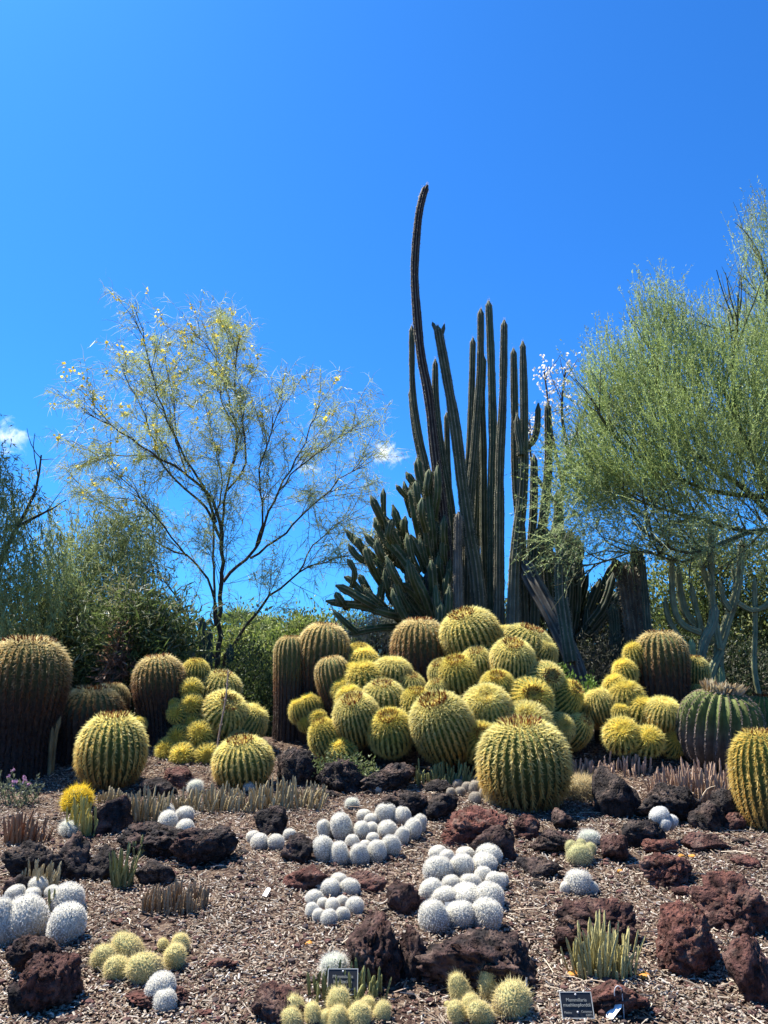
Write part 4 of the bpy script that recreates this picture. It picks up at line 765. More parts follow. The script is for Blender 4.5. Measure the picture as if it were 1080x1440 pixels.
# ------------------------------------------------------------------ trees and shrubs
def leaves(mb, P, D, L, W, cols, fold=.35):
    n = len(P); D = nrm(D); S = nrm(np.cross(D, rng.normal(size=(n, 3)))); Nn = np.cross(D, S); L = np.broadcast_to(np.asarray(L).reshape(-1, 1), (n, 1)); W = np.broadcast_to(np.asarray(W).reshape(-1, 1), (n, 1))
    V = np.stack([P, P + D * L * .45 + S * W + Nn * W * fold, P + D * L, P + D * L * .45 - S * W + Nn * W * fold], 1).reshape(-1, 3); o4 = np.arange(n)[:, None] * 4
    mb.add(V, T=np.concatenate([o4 + np.array([0, 1, 2]), o4 + np.array([0, 2, 3])]), col=np.repeat(cols, 4, 0))
def strands(mb, P, D, L, nseg, droop, wid, cols, curl=.12):
    """thin tapering ribbons; droop pulls the tip down (or up when negative). returns points (n, nseg+1, 3) and directions"""
    n = len(P); D = nrm(D); pts = [P]; dirs = [D]; L = np.broadcast_to(np.asarray(L).reshape(-1, 1), (n, 1)); d = D
    for i in range(nseg):
        d = nrm(d + np.array([0, 0, -droop]) + rng.normal(0, curl, (n, 3))); pts.append(pts[-1] + d * L / nseg); dirs.append(d)
    A = np.stack(pts, 1); Dd = np.stack(dirs, 1); S = nrm(np.cross(D, rng.normal(size=(n, 3))))[:, None]; w = (wid * np.linspace(1, .25, nseg + 1))[None, :, None]
    V = np.stack([A - S * w, A + S * w], 2).reshape(-1, 3); b = (np.arange(n) * (nseg + 1) * 2)[:, None] + (np.arange(nseg) * 2)[None]; b = b.reshape(-1, 1)
    mb.add(V, Q=b + np.array([0, 1, 3, 2]), col=np.repeat(cols, (nseg + 1) * 2, 0))
    return A, Dd
def tube(mb, P, r0, r1, side, col):
    P = np.asarray(P); V, Q, T, _, _ = sweep(P, np.linspace(r0, r1, len(P)), side, tip=False); mb.add(V, Q=Q, col=np.array(col) * (.75 + .5 * rng.random((len(V), 1))))
def branchlets(parents, n_per_m, lo, hi, spread, up, rr0, mb, col, side=3, start=.2, nseg=4, wig=.12):
    """side branches off a list of (points, radius at start, radius at tip)"""
    out = []
    for P, ra, rb in parents:
        s = np.concatenate([[0], np.cumsum(np.linalg.norm(np.diff(P, axis=0), axis=1))]); n = max(1, int(s[-1] * n_per_m + rng.random()))
        for _ in range(n):
            u = start + (1 - start) * rng.random(); q = u * s[-1]; p = np.array([np.interp(q, s, P[:, k]) for k in range(3)]); i = min(len(P) - 2, np.searchsorted(s, q) - 1 if q > 0 else 0); t = nrm(P[i + 1] - P[i])
            d = nrm(t * .75 + rng.normal(0, spread, 3) + np.array([0, 0, up])); L_ = rng.uniform(lo, hi) * (1.15 - .5 * u); pts = [p]
            for _k in range(nseg): d = nrm(d + rng.normal(0, wig, 3) + np.array([0, 0, up * .15])); pts.append(pts[-1] + d * L_ / nseg)
            r0 = min(rr0, (ra + (rb - ra) * u) * .7); pts = np.array(pts); tube(mb, pts, r0, r0 * .45, side, col); out.append((pts, r0, r0 * .45))
    return out
def pts_dirs(branches, n, start=.3):
    P, D = [], []
    for b, _, _ in branches:
        k = rng.integers(1, len(b), n) if True else 0; f = rng.random((n, 1)); P.append(b[k - 1] + (b[k] - b[k - 1]) * f); D.append(nrm(b[k] - b[k - 1]))
    return np.concatenate(P), np.concatenate(D)
def root_at(P, Y):
    return np.array([P[0], Y, float(G(P[0], Y))])
def finish_tree(name, label, base, parts, cat='tree'):
    e = thing(name, label, cat, base)
    for pn, mb, mat, sm in parts:
        mb.V = [v - base for v in mb.V]; obj(pn, mb.mesh(pn, mat, sm), e)
    return e

# yellow flowered tree with forked trunk
BK = (.075, .055, .038); TY = 13.0; mbt, mbl, mbf = MB(), MB(), MB()
base = root_at(at(303, 950, TY), TY)
LIMBS = [([(303, 990), (306, 930), (310, 860), (312, 820), (311, 755), (300, 705), (262, 668), (225, 645), (170, 608), (118, 578)], 9, 1.6, -.6),
 ([(311, 760), (290, 715), (240, 668), (215, 620), (198, 570), (172, 520)], 4.5, 1.4, .3), ([(304, 735), (285, 685), (262, 645), (235, 590), (212, 520), (200, 462)], 4.5, 1.3, -1.2), ([(262, 668), (250, 630), (245, 570), (235, 520)], 3, 1.2, .6),
 ([(312, 770), (318, 690), (333, 620), (322, 560), (303, 505), (282, 478), (258, 468)], 4.5, 1.2, .9), ([(319, 690), (345, 650), (340, 585), (330, 530), (337, 475)], 3.6, 1.2, -.5), ([(331, 600), (310, 560), (318, 510), (325, 470)], 2.6, 1.0, 1.2),
 ([(314, 818), (335, 795), (358, 772), (392, 690), (428, 622), (450, 565)], 5.5, 1.3, .8), ([(352, 785), (400, 750), (450, 700), (490, 665), (515, 655)], 4, 1.2, -.8), ([(308, 960), (330, 905), (368, 852), (420, 805), (472, 786), (500, 778)], 6, 1.2, -1.0),
 ([(305, 870), (292, 815), (262, 782), (215, 760), (160, 718), (120, 690)], 4.2, 1.2, .5), ([(306, 930), (272, 882), (245, 835), (222, 800)], 3.6, 1.2, -.7), ([(360, 768), (372, 720), (365, 660), (385, 600), (400, 560)], 3.6, 1.2, -1.4), ([(303, 880), (300, 800), (302, 740), (312, 680), (300, 620), (290, 570)], 4.5, 1.2, 1.4),
 ([(225, 645), (190, 640), (140, 640), (100, 620)], 2.6, 1.0, .9), ([(262, 782), (230, 740), (190, 690), (150, 660)], 3, 1.0, -.9), ([(392, 690), (420, 660), (470, 620), (500, 605)], 2.8, 1.0, .4), ([(420, 805), (440, 770), (470, 740), (500, 720)], 2.8, 1, .8)]
mains = []
for pp, w0, w1, dy in LIMBS:
    P = smooth_path(px_path(pp, TY, dy), .18); P[1:] += rng.normal(0, .015, (len(P) - 1, 3)); k = mpp(P[0]); tube(mbt, P, w0 * k * .46, w1 * k * .42, 7, BK); mains.append((P, w0 * k, w1 * k))
mains[0][0][0][2] -= 0
l1 = branchlets(mains, 6.0, .5, 1.3, .40, .12, .006, mbt, (.12, .095, .06), 4, .28)
l2 = branchlets(l1, 6.0, .25, .75, .42, .05, .0036, mbt, (.17, .15, .08), 3, .2)
P, D = pts_dirs(l2, 15); n = len(P)
c = np.array([.36, .41, .15]) * (.7 + .6 * rng.random((n, 1))); A, Dd = strands(mbl, P, nrm(D * .5 + rng.normal(0, .6, (n, 3)) + np.array([0, 0, -.15])), rng.uniform(.12, .34, n), 3, .22, .0048, c, .25)
zrel = P[:, 2] - at(300, 640, TY)[2]; xrel = P[:, 0] - at(300, 640, TY)[0]
pf = np.clip(.10 + .13 * zrel - .06 * xrel, .0, .5) * .55; sel = rng.random(n) < pf * .11; m_ = sel.sum()
for _ in range(4):
    leaves(mbf, P[sel] + rng.normal(0, .022, (m_, 3)), rng.normal(size=(m_, 3)), .06, .03, np.array([.85, .66, .06]) * (.75 + .4 * rng.random((m_, 1))) + np.array([0, .05, .08]) * rng.random((m_, 1)))
finish_tree('flowering_tree', 'airy tree with forked dark trunk and scattered yellow blossoms', base, [('trunk', mbt, M_BARK, True), ('crown', mbl, M_LEAF, False), ('blossom', mbf, M_LEAF, False)])

def in_ellipsoids(E, n, shell=.0):
    w = np.array([e[2] * e[3] for e in E], float); k = rng.choice(len(E), n, p=w / w.sum()); d = nrm(rng.normal(size=(n, 3))) * (shell + (1 - shell) * rng.random((n, 1)) ** (1 / 3.)); out = np.empty((n, 3))
    for i, e in enumerate(E):
        s = k == i
        if not s.any(): continue
        c = at(e[0], e[1], e[4]); q = mpp(c); out[s] = c + d[s] * np.array([e[2] * q, e[5], e[3] * q])
    return out
# big spreading feathery green tree on the right
TY = 11.0; mbt, mbl, mbs = MB(), MB(), MB(); GB = (.085, .09, .045)
base = root_at(at(1150, 900, TY), TY)
E = [(1000, 610, 180, 110, 11, 1.5), (1090, 570, 170, 100, 11.3, 1.6), (905, 650, 110, 85, 10.8, 1.2), (1010, 695, 185, 65, 10.7, 1.4), (940, 530, 55, 70, 11.2, .8), (1180, 600, 150, 150, 11.2, 1.6), (870, 580, 45, 50, 11, .7), (845, 690, 55, 50, 10.6, .6)]
LM = [([(1150, 990), (1146, 880), (1120, 790), (1080, 690), (1040, 600), (1005, 520)], 16, 3, .2), ([(1146, 870), (1110, 770), (1075, 745), (1030, 758), (1000, 770), (970, 778), (930, 765), (890, 735)], 8, 2, -.8), ([(1100, 745), (1050, 690), (980, 640), (930, 570), (925, 480)], 7, 2, .1), ([(1085, 700), (1000, 690), (930, 660), (870, 620), (840, 580)], 6, 1.6, -.6),
      ([(1120, 790), (1130, 680), (1110, 560), (1085, 450), (1070, 360)], 8, 2, .5), ([(1060, 750), (1000, 735), (930, 715), (860, 690), (820, 650)], 5, 1.5, -.3), ([(1130, 700), (1180, 600), (1200, 480)], 6, 2, -.4), ([(1040, 600), (1030, 520), (1040, 430)], 4, 1.5, -.5), ([(1000, 770), (960, 790), (900, 775), (850, 790), (800, 800)], 3, 1.2, -.7), ([(1075, 745), (1040, 780), (1010, 800)], 3, 1.2, .3)]
mains = []
for pp, w0, w1, dy in LM:
    P = smooth_path(px_path(pp, TY, dy), .2); k = mpp(P[0]); tube(mbt, P, w0 * k * .65, w1 * k * .65, 7, GB); mains.append((P, w0 * k, w1 * k))
l1 = branchlets(mains, 5.5, .5, 1.3, .5, .3, .014, mbt, GB, 4, .25); l2 = branchlets(l1, 2.5, .4, .9, .4, .35, .007, mbt, GB, 3, .2)
def feathery(P, D, L, nleaf, cbase, leafL=.034, leafW=.0075, droop=-.03, curl=.1):
    n = len(P); cc = np.array(cbase) * (.65 + .7 * rng.random((n, 1))); A, Dd = strands(mbs, P, D, L, 5, droop, .0042, cc * .9, curl)
    k = rng.integers(1, 6, (n, nleaf)); f = rng.random((n, nleaf, 1)); I = np.arange(n)[:, None]; Q = A[I, k - 1] + (A[I, k] - A[I, k - 1]) * f
    leaves(mbl, Q.reshape(-1, 3), nrm(Dd[I, k].reshape(-1, 3) * .9 + rng.normal(0, .6, (n * nleaf, 3))), leafL * rng.uniform(.6, 1.3, n * nleaf), leafW, np.repeat(cc, nleaf, 0) * (.75 + .5 * rng.random((n * nleaf, 1))))
n = 7600; P = in_ellipsoids(E, n); ctr = at(1040, 700, 11)
D = nrm(nrm(P - ctr) * .55 + np.array([-.12, 0, .95]) + rng.normal(0, .33, (n, 3)))
feathery(P, D, rng.uniform(.4, 1.0, n), 26, (.31, .39, .13), leafL=.046, leafW=.0062)
n = 950; P = in_ellipsoids([(900, 740, 110, 45, 10.6, 1.0), (1010, 760, 120, 35, 10.5, 1.2), (815, 690, 55, 75, 10.6, .6), (795, 760, 45, 35, 10.6, .5)], n); D = nrm(np.array([-.5, 0, -.1]) + rng.normal(0, .55, (n, 3)))
feathery(P, D, rng.uniform(.3, .7, n), 16, (.33, .40, .17), leafL=.046, leafW=.0062, droop=.06)
n = 230; P = np.concatenate([in_ellipsoids([(935, 470, 42, 50, 11.2, .5)], n), in_ellipsoids([(1078, 375, 34, 75, 11.6, .5)], 230), in_ellipsoids([(865, 540, 45, 45, 11, .5)], 130), in_ellipsoids([(1020, 490, 70, 30, 11.3, .5)], 150), in_ellipsoids([(1085, 465, 45, 45, 11.4, .6)], 190)]); D = nrm(np.array([-.12, 0, 1.0]) + rng.normal(0, .2, (len(P), 3)))
feathery(P, D, rng.uniform(.4, .9, len(P)), 20, (.34, .42, .17), leafL=.05, leafW=.0065)
finish_tree('spreading_tree', 'large feathery green tree spreading over the branching cactus', base, [('trunk', mbt, M_BARK, True), ('twigs', mbs, M_LEAF, False), ('crown', mbl, M_LEAF, False)])

# drooping dark tree on the left
def weeping(base_px, Y, limbs, E, n, label, c=(.28, .33, .12), L=(.5, 1.2), leaf=.10, nl=11):
    global mbt, mbl, mbs
    mbt, mbl, mbs = MB(), MB(), MB(); base = root_at(at(base_px, 950, Y), Y); mains = []
    for pp, w0, w1, dy in limbs:
        P = smooth_path(px_path(pp, Y, dy), .2); k = mpp(P[0]); tube(mbt, P, w0 * k, w1 * k, 7, (.06, .048, .036)); mains.append((P, w0 * k, w1 * k))
    branchlets(mains, 4, .4, 1.1, .5, .1, .012, mbt, (.06, .05, .035), 3, .25)
    P = in_ellipsoids(E, n); D = nrm(np.array([.05, 0, -.6]) + rng.normal(0, .45, (n, 3))); feathery(P, D, rng.uniform(L[0], L[1], n), nl, c, leafL=leaf, leafW=.0085, droop=.35, curl=.12)
    return finish_tree('weeping_tree', label, base, [('trunk', mbt, M_BARK, True), ('twigs', mbs, M_LEAF, False), ('crown', mbl, M_LEAF, False)])
weeping(-40, 10.2, [([(-45, 1000), (-40, 880), (-5, 800), (25, 740), (50, 690), (58, 640)], 7, 1.2, .3), ([(-20, 830), (-60, 700), (-110, 600), (-150, 520)], 6, 1.5, -.4), ([(25, 740), (60, 722), (80, 712)], 2.5, .8, .2), ([(-60, 700), (-130, 600), (-170, 540), (-175, 400), (-200, 250), (-205, 160)], 5, 1.4, .3), ([(-170, 420), (-140, 320), (-120, 240)], 3, 1, .1)],
        [(-10, 690, 48, 75, 10.2, .9), (40, 725, 36, 60, 10.2, .7), (20, 800, 60, 55, 10.2, .8), (75, 790, 34, 50, 10.2, .6), (-40, 640, 50, 50, 10.2, .7), (-110, 590, 80, 100, 9.8, 1.1), (-70, 660, 60, 80, 9.8, 1.0), (-190, 560, 90, 110, 9.8, 1.1), (-150, 175, 95, 80, 11.8, .6), (-147, 175, 95, 75, 11.7, .6), (-149, 170, 95, 75, 11.9, .6)], 3700, 'drooping grey green tree behind the giant barrel')  # highest crown ellipsoids are unseen, added to shade the left barrel pile
weeping(100, 12.6, [([(92, 1000), (100, 900), (112, 830), (128, 780), (147, 760), (150, 735)], 6, 1.3, .3), ([(105, 850), (90, 800), (85, 750)], 3, 1, -.3), ([(118, 815), (160, 790), (190, 740)], 3, 1, .3)],
        [(120, 740, 60, 55, 12.6, .7), (165, 770, 55, 60, 12.6, .7), (195, 730, 40, 45, 12.7, .6), (120, 800, 60, 50, 12.5, .7), (190, 800, 30, 50, 12.6, .6)], 1050, 'drooping grey green tree between giant barrel and flowered tree', c=(.29, .34, .14))

def shrub(name, label, E, n, leafL, leafW, cols, clusters=40, spread=.16, stems=9, dirn=(0, 0, .2), kind='leaf', cat='shrub', stemcol=(.07, .055, .04)):
    Y = float(np.mean([e[4] for e in E])); cx = float(np.mean([e[0] for e in E])); base = root_at(at(cx, 900, Y), Y); mbt, mbl = MB(), MB()
    Cc = in_ellipsoids(E, clusters, .25); Cc[:, 2] = np.maximum(Cc[:, 2], G(Cc[:, 0], Cc[:, 1]) + .05)
    for q in Cc[:min(stems * 3, clusters)]:
        s = base + np.array([rng.normal(0, .12), rng.normal(0, .12), -.05]); P = smooth_path([s, s * .55 + q * .45 + np.array([0, 0, .12]), q], .25); tube(mbt, P, .016, .005, 4, stemcol)
    k = rng.integers(0, clusters, n); P = Cc[k] + rng.normal(0, 1, (n, 3)) * spread; P[:, 2] = np.maximum(P[:, 2], G(P[:, 0], P[:, 1]) + .02)
    cl = np.array(cols); ck = rng.integers(0, len(cl), clusters); mixk = np.where(rng.random(n) < .7, ck[k], rng.integers(0, len(cl), n))
    D = nrm(nrm(P - base) * .6 + rng.normal(0, .7, (n, 3)) + np.array(dirn)); leaves(mbl, P, D, leafL * rng.uniform(.6, 1.4, n), leafW * rng.uniform(.7, 1.2, n), cl[mixk] * (.75 + .5 * rng.random((n, 1))))
    return finish_tree(name, label, base, [('trunk', mbt, M_BARK, True), ('crown', mbl, M_LEAF, False)], cat)
DG = [(.026, .042, .015), (.04, .06, .02), (.075, .10, .03), (.13, .14, .05)]
LG = [(.14, .19, .045), (.22, .28, .06), (.30, .33, .09), (.08, .11, .035)]
GG = [(.09, .095, .07), (.13, .13, .10), (.06, .07, .045), (.17, .16, .12)]
shrub('bamboo_shrub', 'dense dark leafy thicket behind the giant barrel', [(30, 880, 75, 70, 11.2, .7), (95, 900, 60, 75, 11.2, .7), (20, 960, 90, 60, 11, .6), (100, 980, 60, 50, 10.9, .5)], 17000, .11, .012, DG, 90, .2)
shrub('bamboo_shrub', 'long leaved green thicket behind the shaded pile', [(170, 890, 50, 55, 10.8, .6), (215, 880, 35, 40, 10.9, .5), (185, 945, 55, 60, 10.7, .5), (240, 900, 25, 40, 11, .4)], 9000, .15, .013, [(.05, .075, .025), (.09, .13, .035), (.13, .17, .05), (.2, .2, .1)], 60, .18, dirn=(0, 0, -.3))
shrub('dry_plant', 'dry reddish brown leaf plume behind the shaded pile', [(166, 905, 10, 30, 10.3, .12), (160, 945, 16, 25, 10.3, .15), (172, 925, 10, 25, 10.3, .12)], 650, .13, .012, [(.30, .15, .09), (.40, .24, .15), (.24, .12, .07)], 22, .07, dirn=(0, 0, -.6), cat='plant')
shrub('leafy_shrub', 'light green bush between the shaded pile and old columns', [(365, 960, 45, 60, 11.5, .6), (340, 1010, 40, 40, 11, .5), (385, 1000, 35, 50, 11.2, .5), (330, 950, 25, 40, 11.8, .5)], 11000, .055, .012, [(.05, .08, .022), (.09, .13, .035), (.14, .175, .05), (.03, .05, .018)], 80, .14)
shrub('leafy_shrub', 'sunny bush with pale leaves behind the branching cactus', [(960, 830, 70, 60, 13.5, .9), (1040, 820, 70, 70, 13.5, .9), (1010, 900, 100, 60, 13.2, .9), (930, 880, 40, 60, 13.3, .7), (1090, 880, 50, 80, 13.3, .8), (985, 770, 60, 40, 13.8, .8), (1090, 760, 45, 40, 13.8, .7)], 24000, .075, .019, [(.10, .14, .04), (.20, .24, .07), (.30, .32, .12), (.05, .075, .025)], 150, .2)
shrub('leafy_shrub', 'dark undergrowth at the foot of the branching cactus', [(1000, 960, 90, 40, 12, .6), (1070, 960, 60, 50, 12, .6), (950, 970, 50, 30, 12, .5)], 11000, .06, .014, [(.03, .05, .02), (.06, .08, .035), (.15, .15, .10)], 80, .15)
shrub('dry_shrub', 'grey brown twiggy shrub behind the leaning grey trunk', [(850, 930, 40, 45, 11.7, .5), (880, 950, 30, 40, 11.6, .5), (830, 960, 30, 35, 11.5, .4)], 8000, .075, .0055, GG, 60, .14)
shrub('leafy_shrub', 'olive bush between dark candelabra and thick grey trunk', [(845, 870, 35, 35, 13.2, .6), (870, 890, 30, 30, 13.2, .5), (820, 890, 30, 40, 13.3, .5)], 6000, .06, .014, [(.06, .085, .03), (.10, .12, .04), (.16, .16, .06)], 50, .16)
shrub('leafy_shrub', 'small fresh green shoots beside the leaning grey trunk', [(792, 960, 10, 22, 10.2, .12), (832, 965, 8, 18, 10.2, .12), (808, 970, 10, 18, 10.2, .12)], 900, .05, .010, [(.14, .24, .04), (.2, .32, .06)], 22, .05, dirn=(0, 0, .9))
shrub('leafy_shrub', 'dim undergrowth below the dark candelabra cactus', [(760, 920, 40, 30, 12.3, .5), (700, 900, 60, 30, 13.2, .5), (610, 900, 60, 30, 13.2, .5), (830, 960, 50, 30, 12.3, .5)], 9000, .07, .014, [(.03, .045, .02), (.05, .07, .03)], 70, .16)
shrub('leafy_shrub', 'pale silvery plant under the low arms of the candelabra', [(520, 885, 40, 25, 12.6, .5), (560, 900, 40, 30, 12.5, .5), (500, 905, 25, 20, 12.4, .4)], 6500, .085, .009, [(.16, .20, .14), (.24, .27, .2), (.08, .11, .06), (.33, .34, .27)], 50, .15)
shrub('leafy_shrub', 'low green weed on the dark crumbly rock', [(480, 1082, 26, 12, 7.75, .12), (505, 1088, 22, 10, 7.72, .1), (465, 1074, 14, 10, 7.8, .1)], 1500, .035, .010, [(.11, .15, .05), (.18, .21, .08), (.07, .09, .035)], 40, .05)
for px_, py_, yy_, lb in ((420, 905, 15, 'distant bright green shrub behind the old columns'), (350, 900, 16.5, 'distant sunlit bush behind the forked trunk'), (470, 900, 15.5, 'distant green bush between old columns and candelabra'), (390, 930, 14.5, 'rounded green bush below the distant palm')):
    shrub('leafy_shrub', lb, [(px_, py_, 34, 24, yy_, .7), (px_ + 25, py_ + 15, 32, 24, yy_, .6), (px_ - 22, py_ + 20, 30, 24, yy_, .6)], 6500, .085, .022, LG, 60, .2)
# hedge further back so the bed ends in greenery all round
for k, (px_, yy_) in enumerate([(-160, 16), (-40, 17), (80, 17), (190, 18), (620, 17), (730, 18), (850, 17), (1000, 18), (1130, 17), (1260, 16), (280, 18)]):
    lb = ['broad hedge bush far behind the weeping trees', 'rounded hedge bush behind the drooping trees', 'far hedge bush seen through the dark leafy thicket', 'far hedge bush behind the long leaved thicket', 'far dark bush behind the candelabra', 'far dark bush behind the tall columns', 'far dark bush behind the dark candelabra', 'far bush behind the sunny pale leaved bush', 'far bush beyond the sunny pale leaved bush', 'far bush at the end of the hedge line', 'low far bush behind the forked trunk'][k]
    shrub('hedge_bush', lb, [(px_, 905 if k != 10 else 935, 85, 50, yy_, 1.0), (px_ + 40, 940, 70, 45, yy_, 1.0)], 5200, .14, .035, DG + [(.10, .13, .045)], 60, .32)

# white blossomed tree behind the columns
mbt, mbl = MB(), MB(); TY = 14.5; base = root_at(at(795, 900, TY), TY); mains = []
for pp, w0, w1, dy in [([(790, 990), (793, 850), (790, 700), (800, 640), (818, 590), (828, 560)], 6, 1.5, 0), ([(793, 690), (778, 620), (770, 560), (765, 520)], 3, 1, .3), ([(800, 640), (790, 580), (795, 520)], 3, 1, -.3), ([(795, 660), (830, 640), (850, 600)], 3, 1, .2), ([(790, 720), (750, 660), (745, 590)], 3, 1, .2)]:
    P = smooth_path(px_path(pp, TY, dy), .2); k = mpp(P[0]); tube(mbt, P, w0 * k, w1 * k, 6, (.09, .075, .06)); mains.append((P, w0 * k, w1 * k))
l1 = branchlets(mains, 3.5, .3, .9, .5, .15, .012, mbt, (.08, .065, .05), 3, .4); P, D = pts_dirs(l1, 8); hi_ = P[:, 2] > at(790, 640, TY)[2]; P = P[hi_]; n = len(P)
P = P + rng.normal(0, .12, (n, 3))
for _ in range(3): leaves(mbl, P + rng.normal(0, .03, (n, 3)), rng.normal(size=(n, 3)), .07, .024, np.array([.80, .75, .64]) * (.8 + .3 * rng.random((n, 1))))
finish_tree('blossom_tree', 'small tree with white blossoms behind the tall columns', base, [('trunk', mbt, M_BARK, True), ('blossom', mbl, M_LEAF, False)])

# fan palms far behind
def palm(cx, cy, Y, size, label):
    c = at(cx, cy, Y); base = np.array([c[0], Y, float(G(c[0], Y))]); mbt, mbl = MB(), MB(); P = smooth_path([base - np.array([0, 0, .05]), (base + c) / 2 + np.array([.04, 0, 0]), c], .3); tube(mbt, P, .14, .10, 8, (.12, .095, .07))
    for f in range(22):
        a = rng.random() * 6.28; el = rng.uniform(-.4, 1.2); d = np.array([math.cos(a) * math.cos(el), math.sin(a) * math.cos(el), math.sin(el)]); h = c + d * size * .55; tube(mbl, np.array([c, (c + h) / 2, h]), .012, .008, 4, (.14, .17, .06))
        s = nrm(np.cross(d, [0, 0, 1.0])); n = 18; aa = np.linspace(-1.5, 1.5, n); D = d[None] * np.cos(aa)[:, None] + s[None] * np.sin(aa)[:, None] + np.array([0, 0, -.18]); leaves(mbl, np.repeat(h[None], n, 0), D, size * .55, .022, np.array([.19, .25, .06]) * (.7 + .6 * rng.random((n, 1))))
    e = thing('fan_palm', label, 'palm', base)
    for pn, mb, mt in (('trunk', mbt, M_BARK), ('fronds', mbl, M_LEAF)): mb.V = [v - base for v in mb.V]; obj(pn, mb.mesh(pn, mt, False), e)
palm(335, 893, 19, .85, 'sunlit fan palm behind the forked trunk'); palm(432, 892, 21, .7, 'fan palm far behind the old columns'); palm(366, 898, 22, .8, 'grey fan palm between forked trunk and old columns')

# ------------------------------------------------------------------ small plants, dry bits, plant labels
mb = MB(); b = gp(22, 1132); mbf = MB(); mbt = MB()
for i in range(26):
    d = nrm(np.array([rng.normal(0, .35), rng.normal(0, .3), 1])); L_ = rng.uniform(.18, .34); s = b + np.array([rng.normal(0, .1), rng.normal(0, .06), -.01]); P = np.array([s, s + d * L_ * .5 + rng.normal(0, .01, 3), s + d * L_]); tube(mbt, P, .004, .002, 4, (.14, .15, .08))
    k = 12; f = rng.random((k, 1)); leaves(mb, P[0] + (P[2] - P[0]) * f, rng.normal(size=(k, 3)) + d, .045, .008, np.array([.17, .19, .11]) * (.7 + .6 * rng.random((k, 1))))
    if i % 3 == 0: leaves(mbf, np.repeat(P[2][None], 8, 0) + rng.normal(0, .006, (8, 3)), rng.normal(size=(8, 3)) + d, .028, .008, np.array([.45, .26, .42]) * (.8 + .4 * rng.random((8, 1))))
finish_tree('flowering_herb', 'grey leaved herb with small mauve flowers in front of giant barrel', b, [('stems', mbt, M_BARK, True), ('leaves', mb, M_LEAF, False), ('blossom', mbf, M_LEAF, False)], 'plant')
mb = MB(); b = root_at(at(304, 1080, 8.2), 8.2); P = smooth_path([np.array([b[0], b[1], b[2] - .03]), at(307, 1040, 8.2), at(317, 985, 8.25), at(321, 945, 8.3)], .06); tube(mb, P, .012, .007, 6, (.34, .24, .17)); mb2 = MB()
for q in P[3::2]: leaves(mb2, q[None] + rng.normal(0, .004, (5, 3)), rng.normal(size=(5, 3)) + np.array([0, 0, .8]), .035, .006, np.repeat(np.array([[.42, .32, .24]]), 5, 0))
finish_tree('dry_stalk', 'dry brown flower stalk standing against the shaded pile', b, [('stalk', mb, M_BARK, True), ('bracts', mb2, M_LEAF, False)], 'stalk')
mb = MB(); b = gp(1000, 1128)
for i in range(9):
    x, y_ = rng.uniform(958, 1050), rng.uniform(1085, 1140); s = gp(x, y_) + np.array([0, 0, .02]); d = nrm(np.array([rng.normal(0, 1), -.5, rng.normal(.2, .3)])); L_ = rng.uniform(.1, .24)
    P = smooth_path([s, s + d * L_ * .5 + np.array([0, 0, .04]), s + d * L_], .04); tube(mb, P, .012, .004, 5, (.55, .44, .31))
finish_tree('dry_leaves', 'curled straw coloured dead leaves on the pinkish finger cactus', b, [('leaf', mb, M_BARK, True)], 'leaf')['kind'] = 'stuff'
mb = MB(); b = gp(936, 1128); P = smooth_path([at(951, 1140, 7.15), at(948, 1120, 7.15), at(943, 1110, 7.2)], .03)
V, Q, T, _, _ = sweep(P, np.array([.012] * len(P)), ribs=5, depth=.3); mb.add(V, T, Q, (.22, .33, .28)); bb = root_at(P[0], P[0][1]); finish_tree('grey_seedling', 'single thin blue green seedling on the wide black grey boulder', bb, [('stem', mb, M_BODY, True)], 'cactus')
for px_, py_, s, lb in ((806, 1376, .03, 'orange fallen fruit near the pale finger cactus'), (906, 1378, .03, 'orange fallen fruit by the large cracked boulder'), (958, 1208, .026, 'one of two orange dry fruits side by side on the mulch'), (974, 1208, .026, 'one of two orange dry fruits side by side on the mulch'), (872, 1228, .02, 'small orange fallen petal near the round white cactus'), (435, 1331, .022, 'orange fallen leaf above the upright label')):
    p = gp(px_, py_); V0, T0 = ICO[2]; V = V0 * (1 + .35 * np.sin(V0 * 5 + px_).sum(1, keepdims=True) * .3) * np.array([s, s * .8, s * .65]); o = obj('fallen_fruit', mesh('fallen_fruit', V, tris=T0, col=(.52, .23, .05), mat=M_BARK), loc=p + np.array([0, 0, s * .6])); tag(o, lb, 'fruit', 'fallen orange fruit')

def box(mb, c, s, col, R=None, bev=0):
    x, y, z = np.array(s) / 2; V = np.array([(-x, -y, -z), (x, -y, -z), (x, y, -z), (-x, y, -z), (-x, -y, z), (x, -y, z), (x, y, z), (-x, y, z)]) + np.array(c)
    mb.add(V if R is None else V @ np.array(R).T, Q=[(0, 3, 2, 1), (4, 5, 6, 7), (0, 1, 5, 4), (1, 2, 6, 5), (2, 3, 7, 6), (3, 0, 4, 7)], col=col)
def text_mesh(body, size, align='CENTER'):
    cu = bpy.data.curves.new('lettering', 'FONT'); cu.body = body; cu.size = size; cu.align_x = align; cu.align_y = 'CENTER'; cu.extrude = .0004
    o = bpy.data.objects.new('lettering', cu); C.objects.link(o); bpy.context.view_layer.update(); me = bpy.data.meshes.new_from_object(o.evaluated_get(bpy.context.evaluated_depsgraph_get())); bpy.data.objects.remove(o)
    a = me.color_attributes.new('Col', 'FLOAT_COLOR', 'POINT'); a.data.foreach_set('color', np.tile(np.array([.34, .33, .27, 1], np.float32), len(me.vertices))); me.materials.clear(); me.materials.append(M_PLAIN); return me
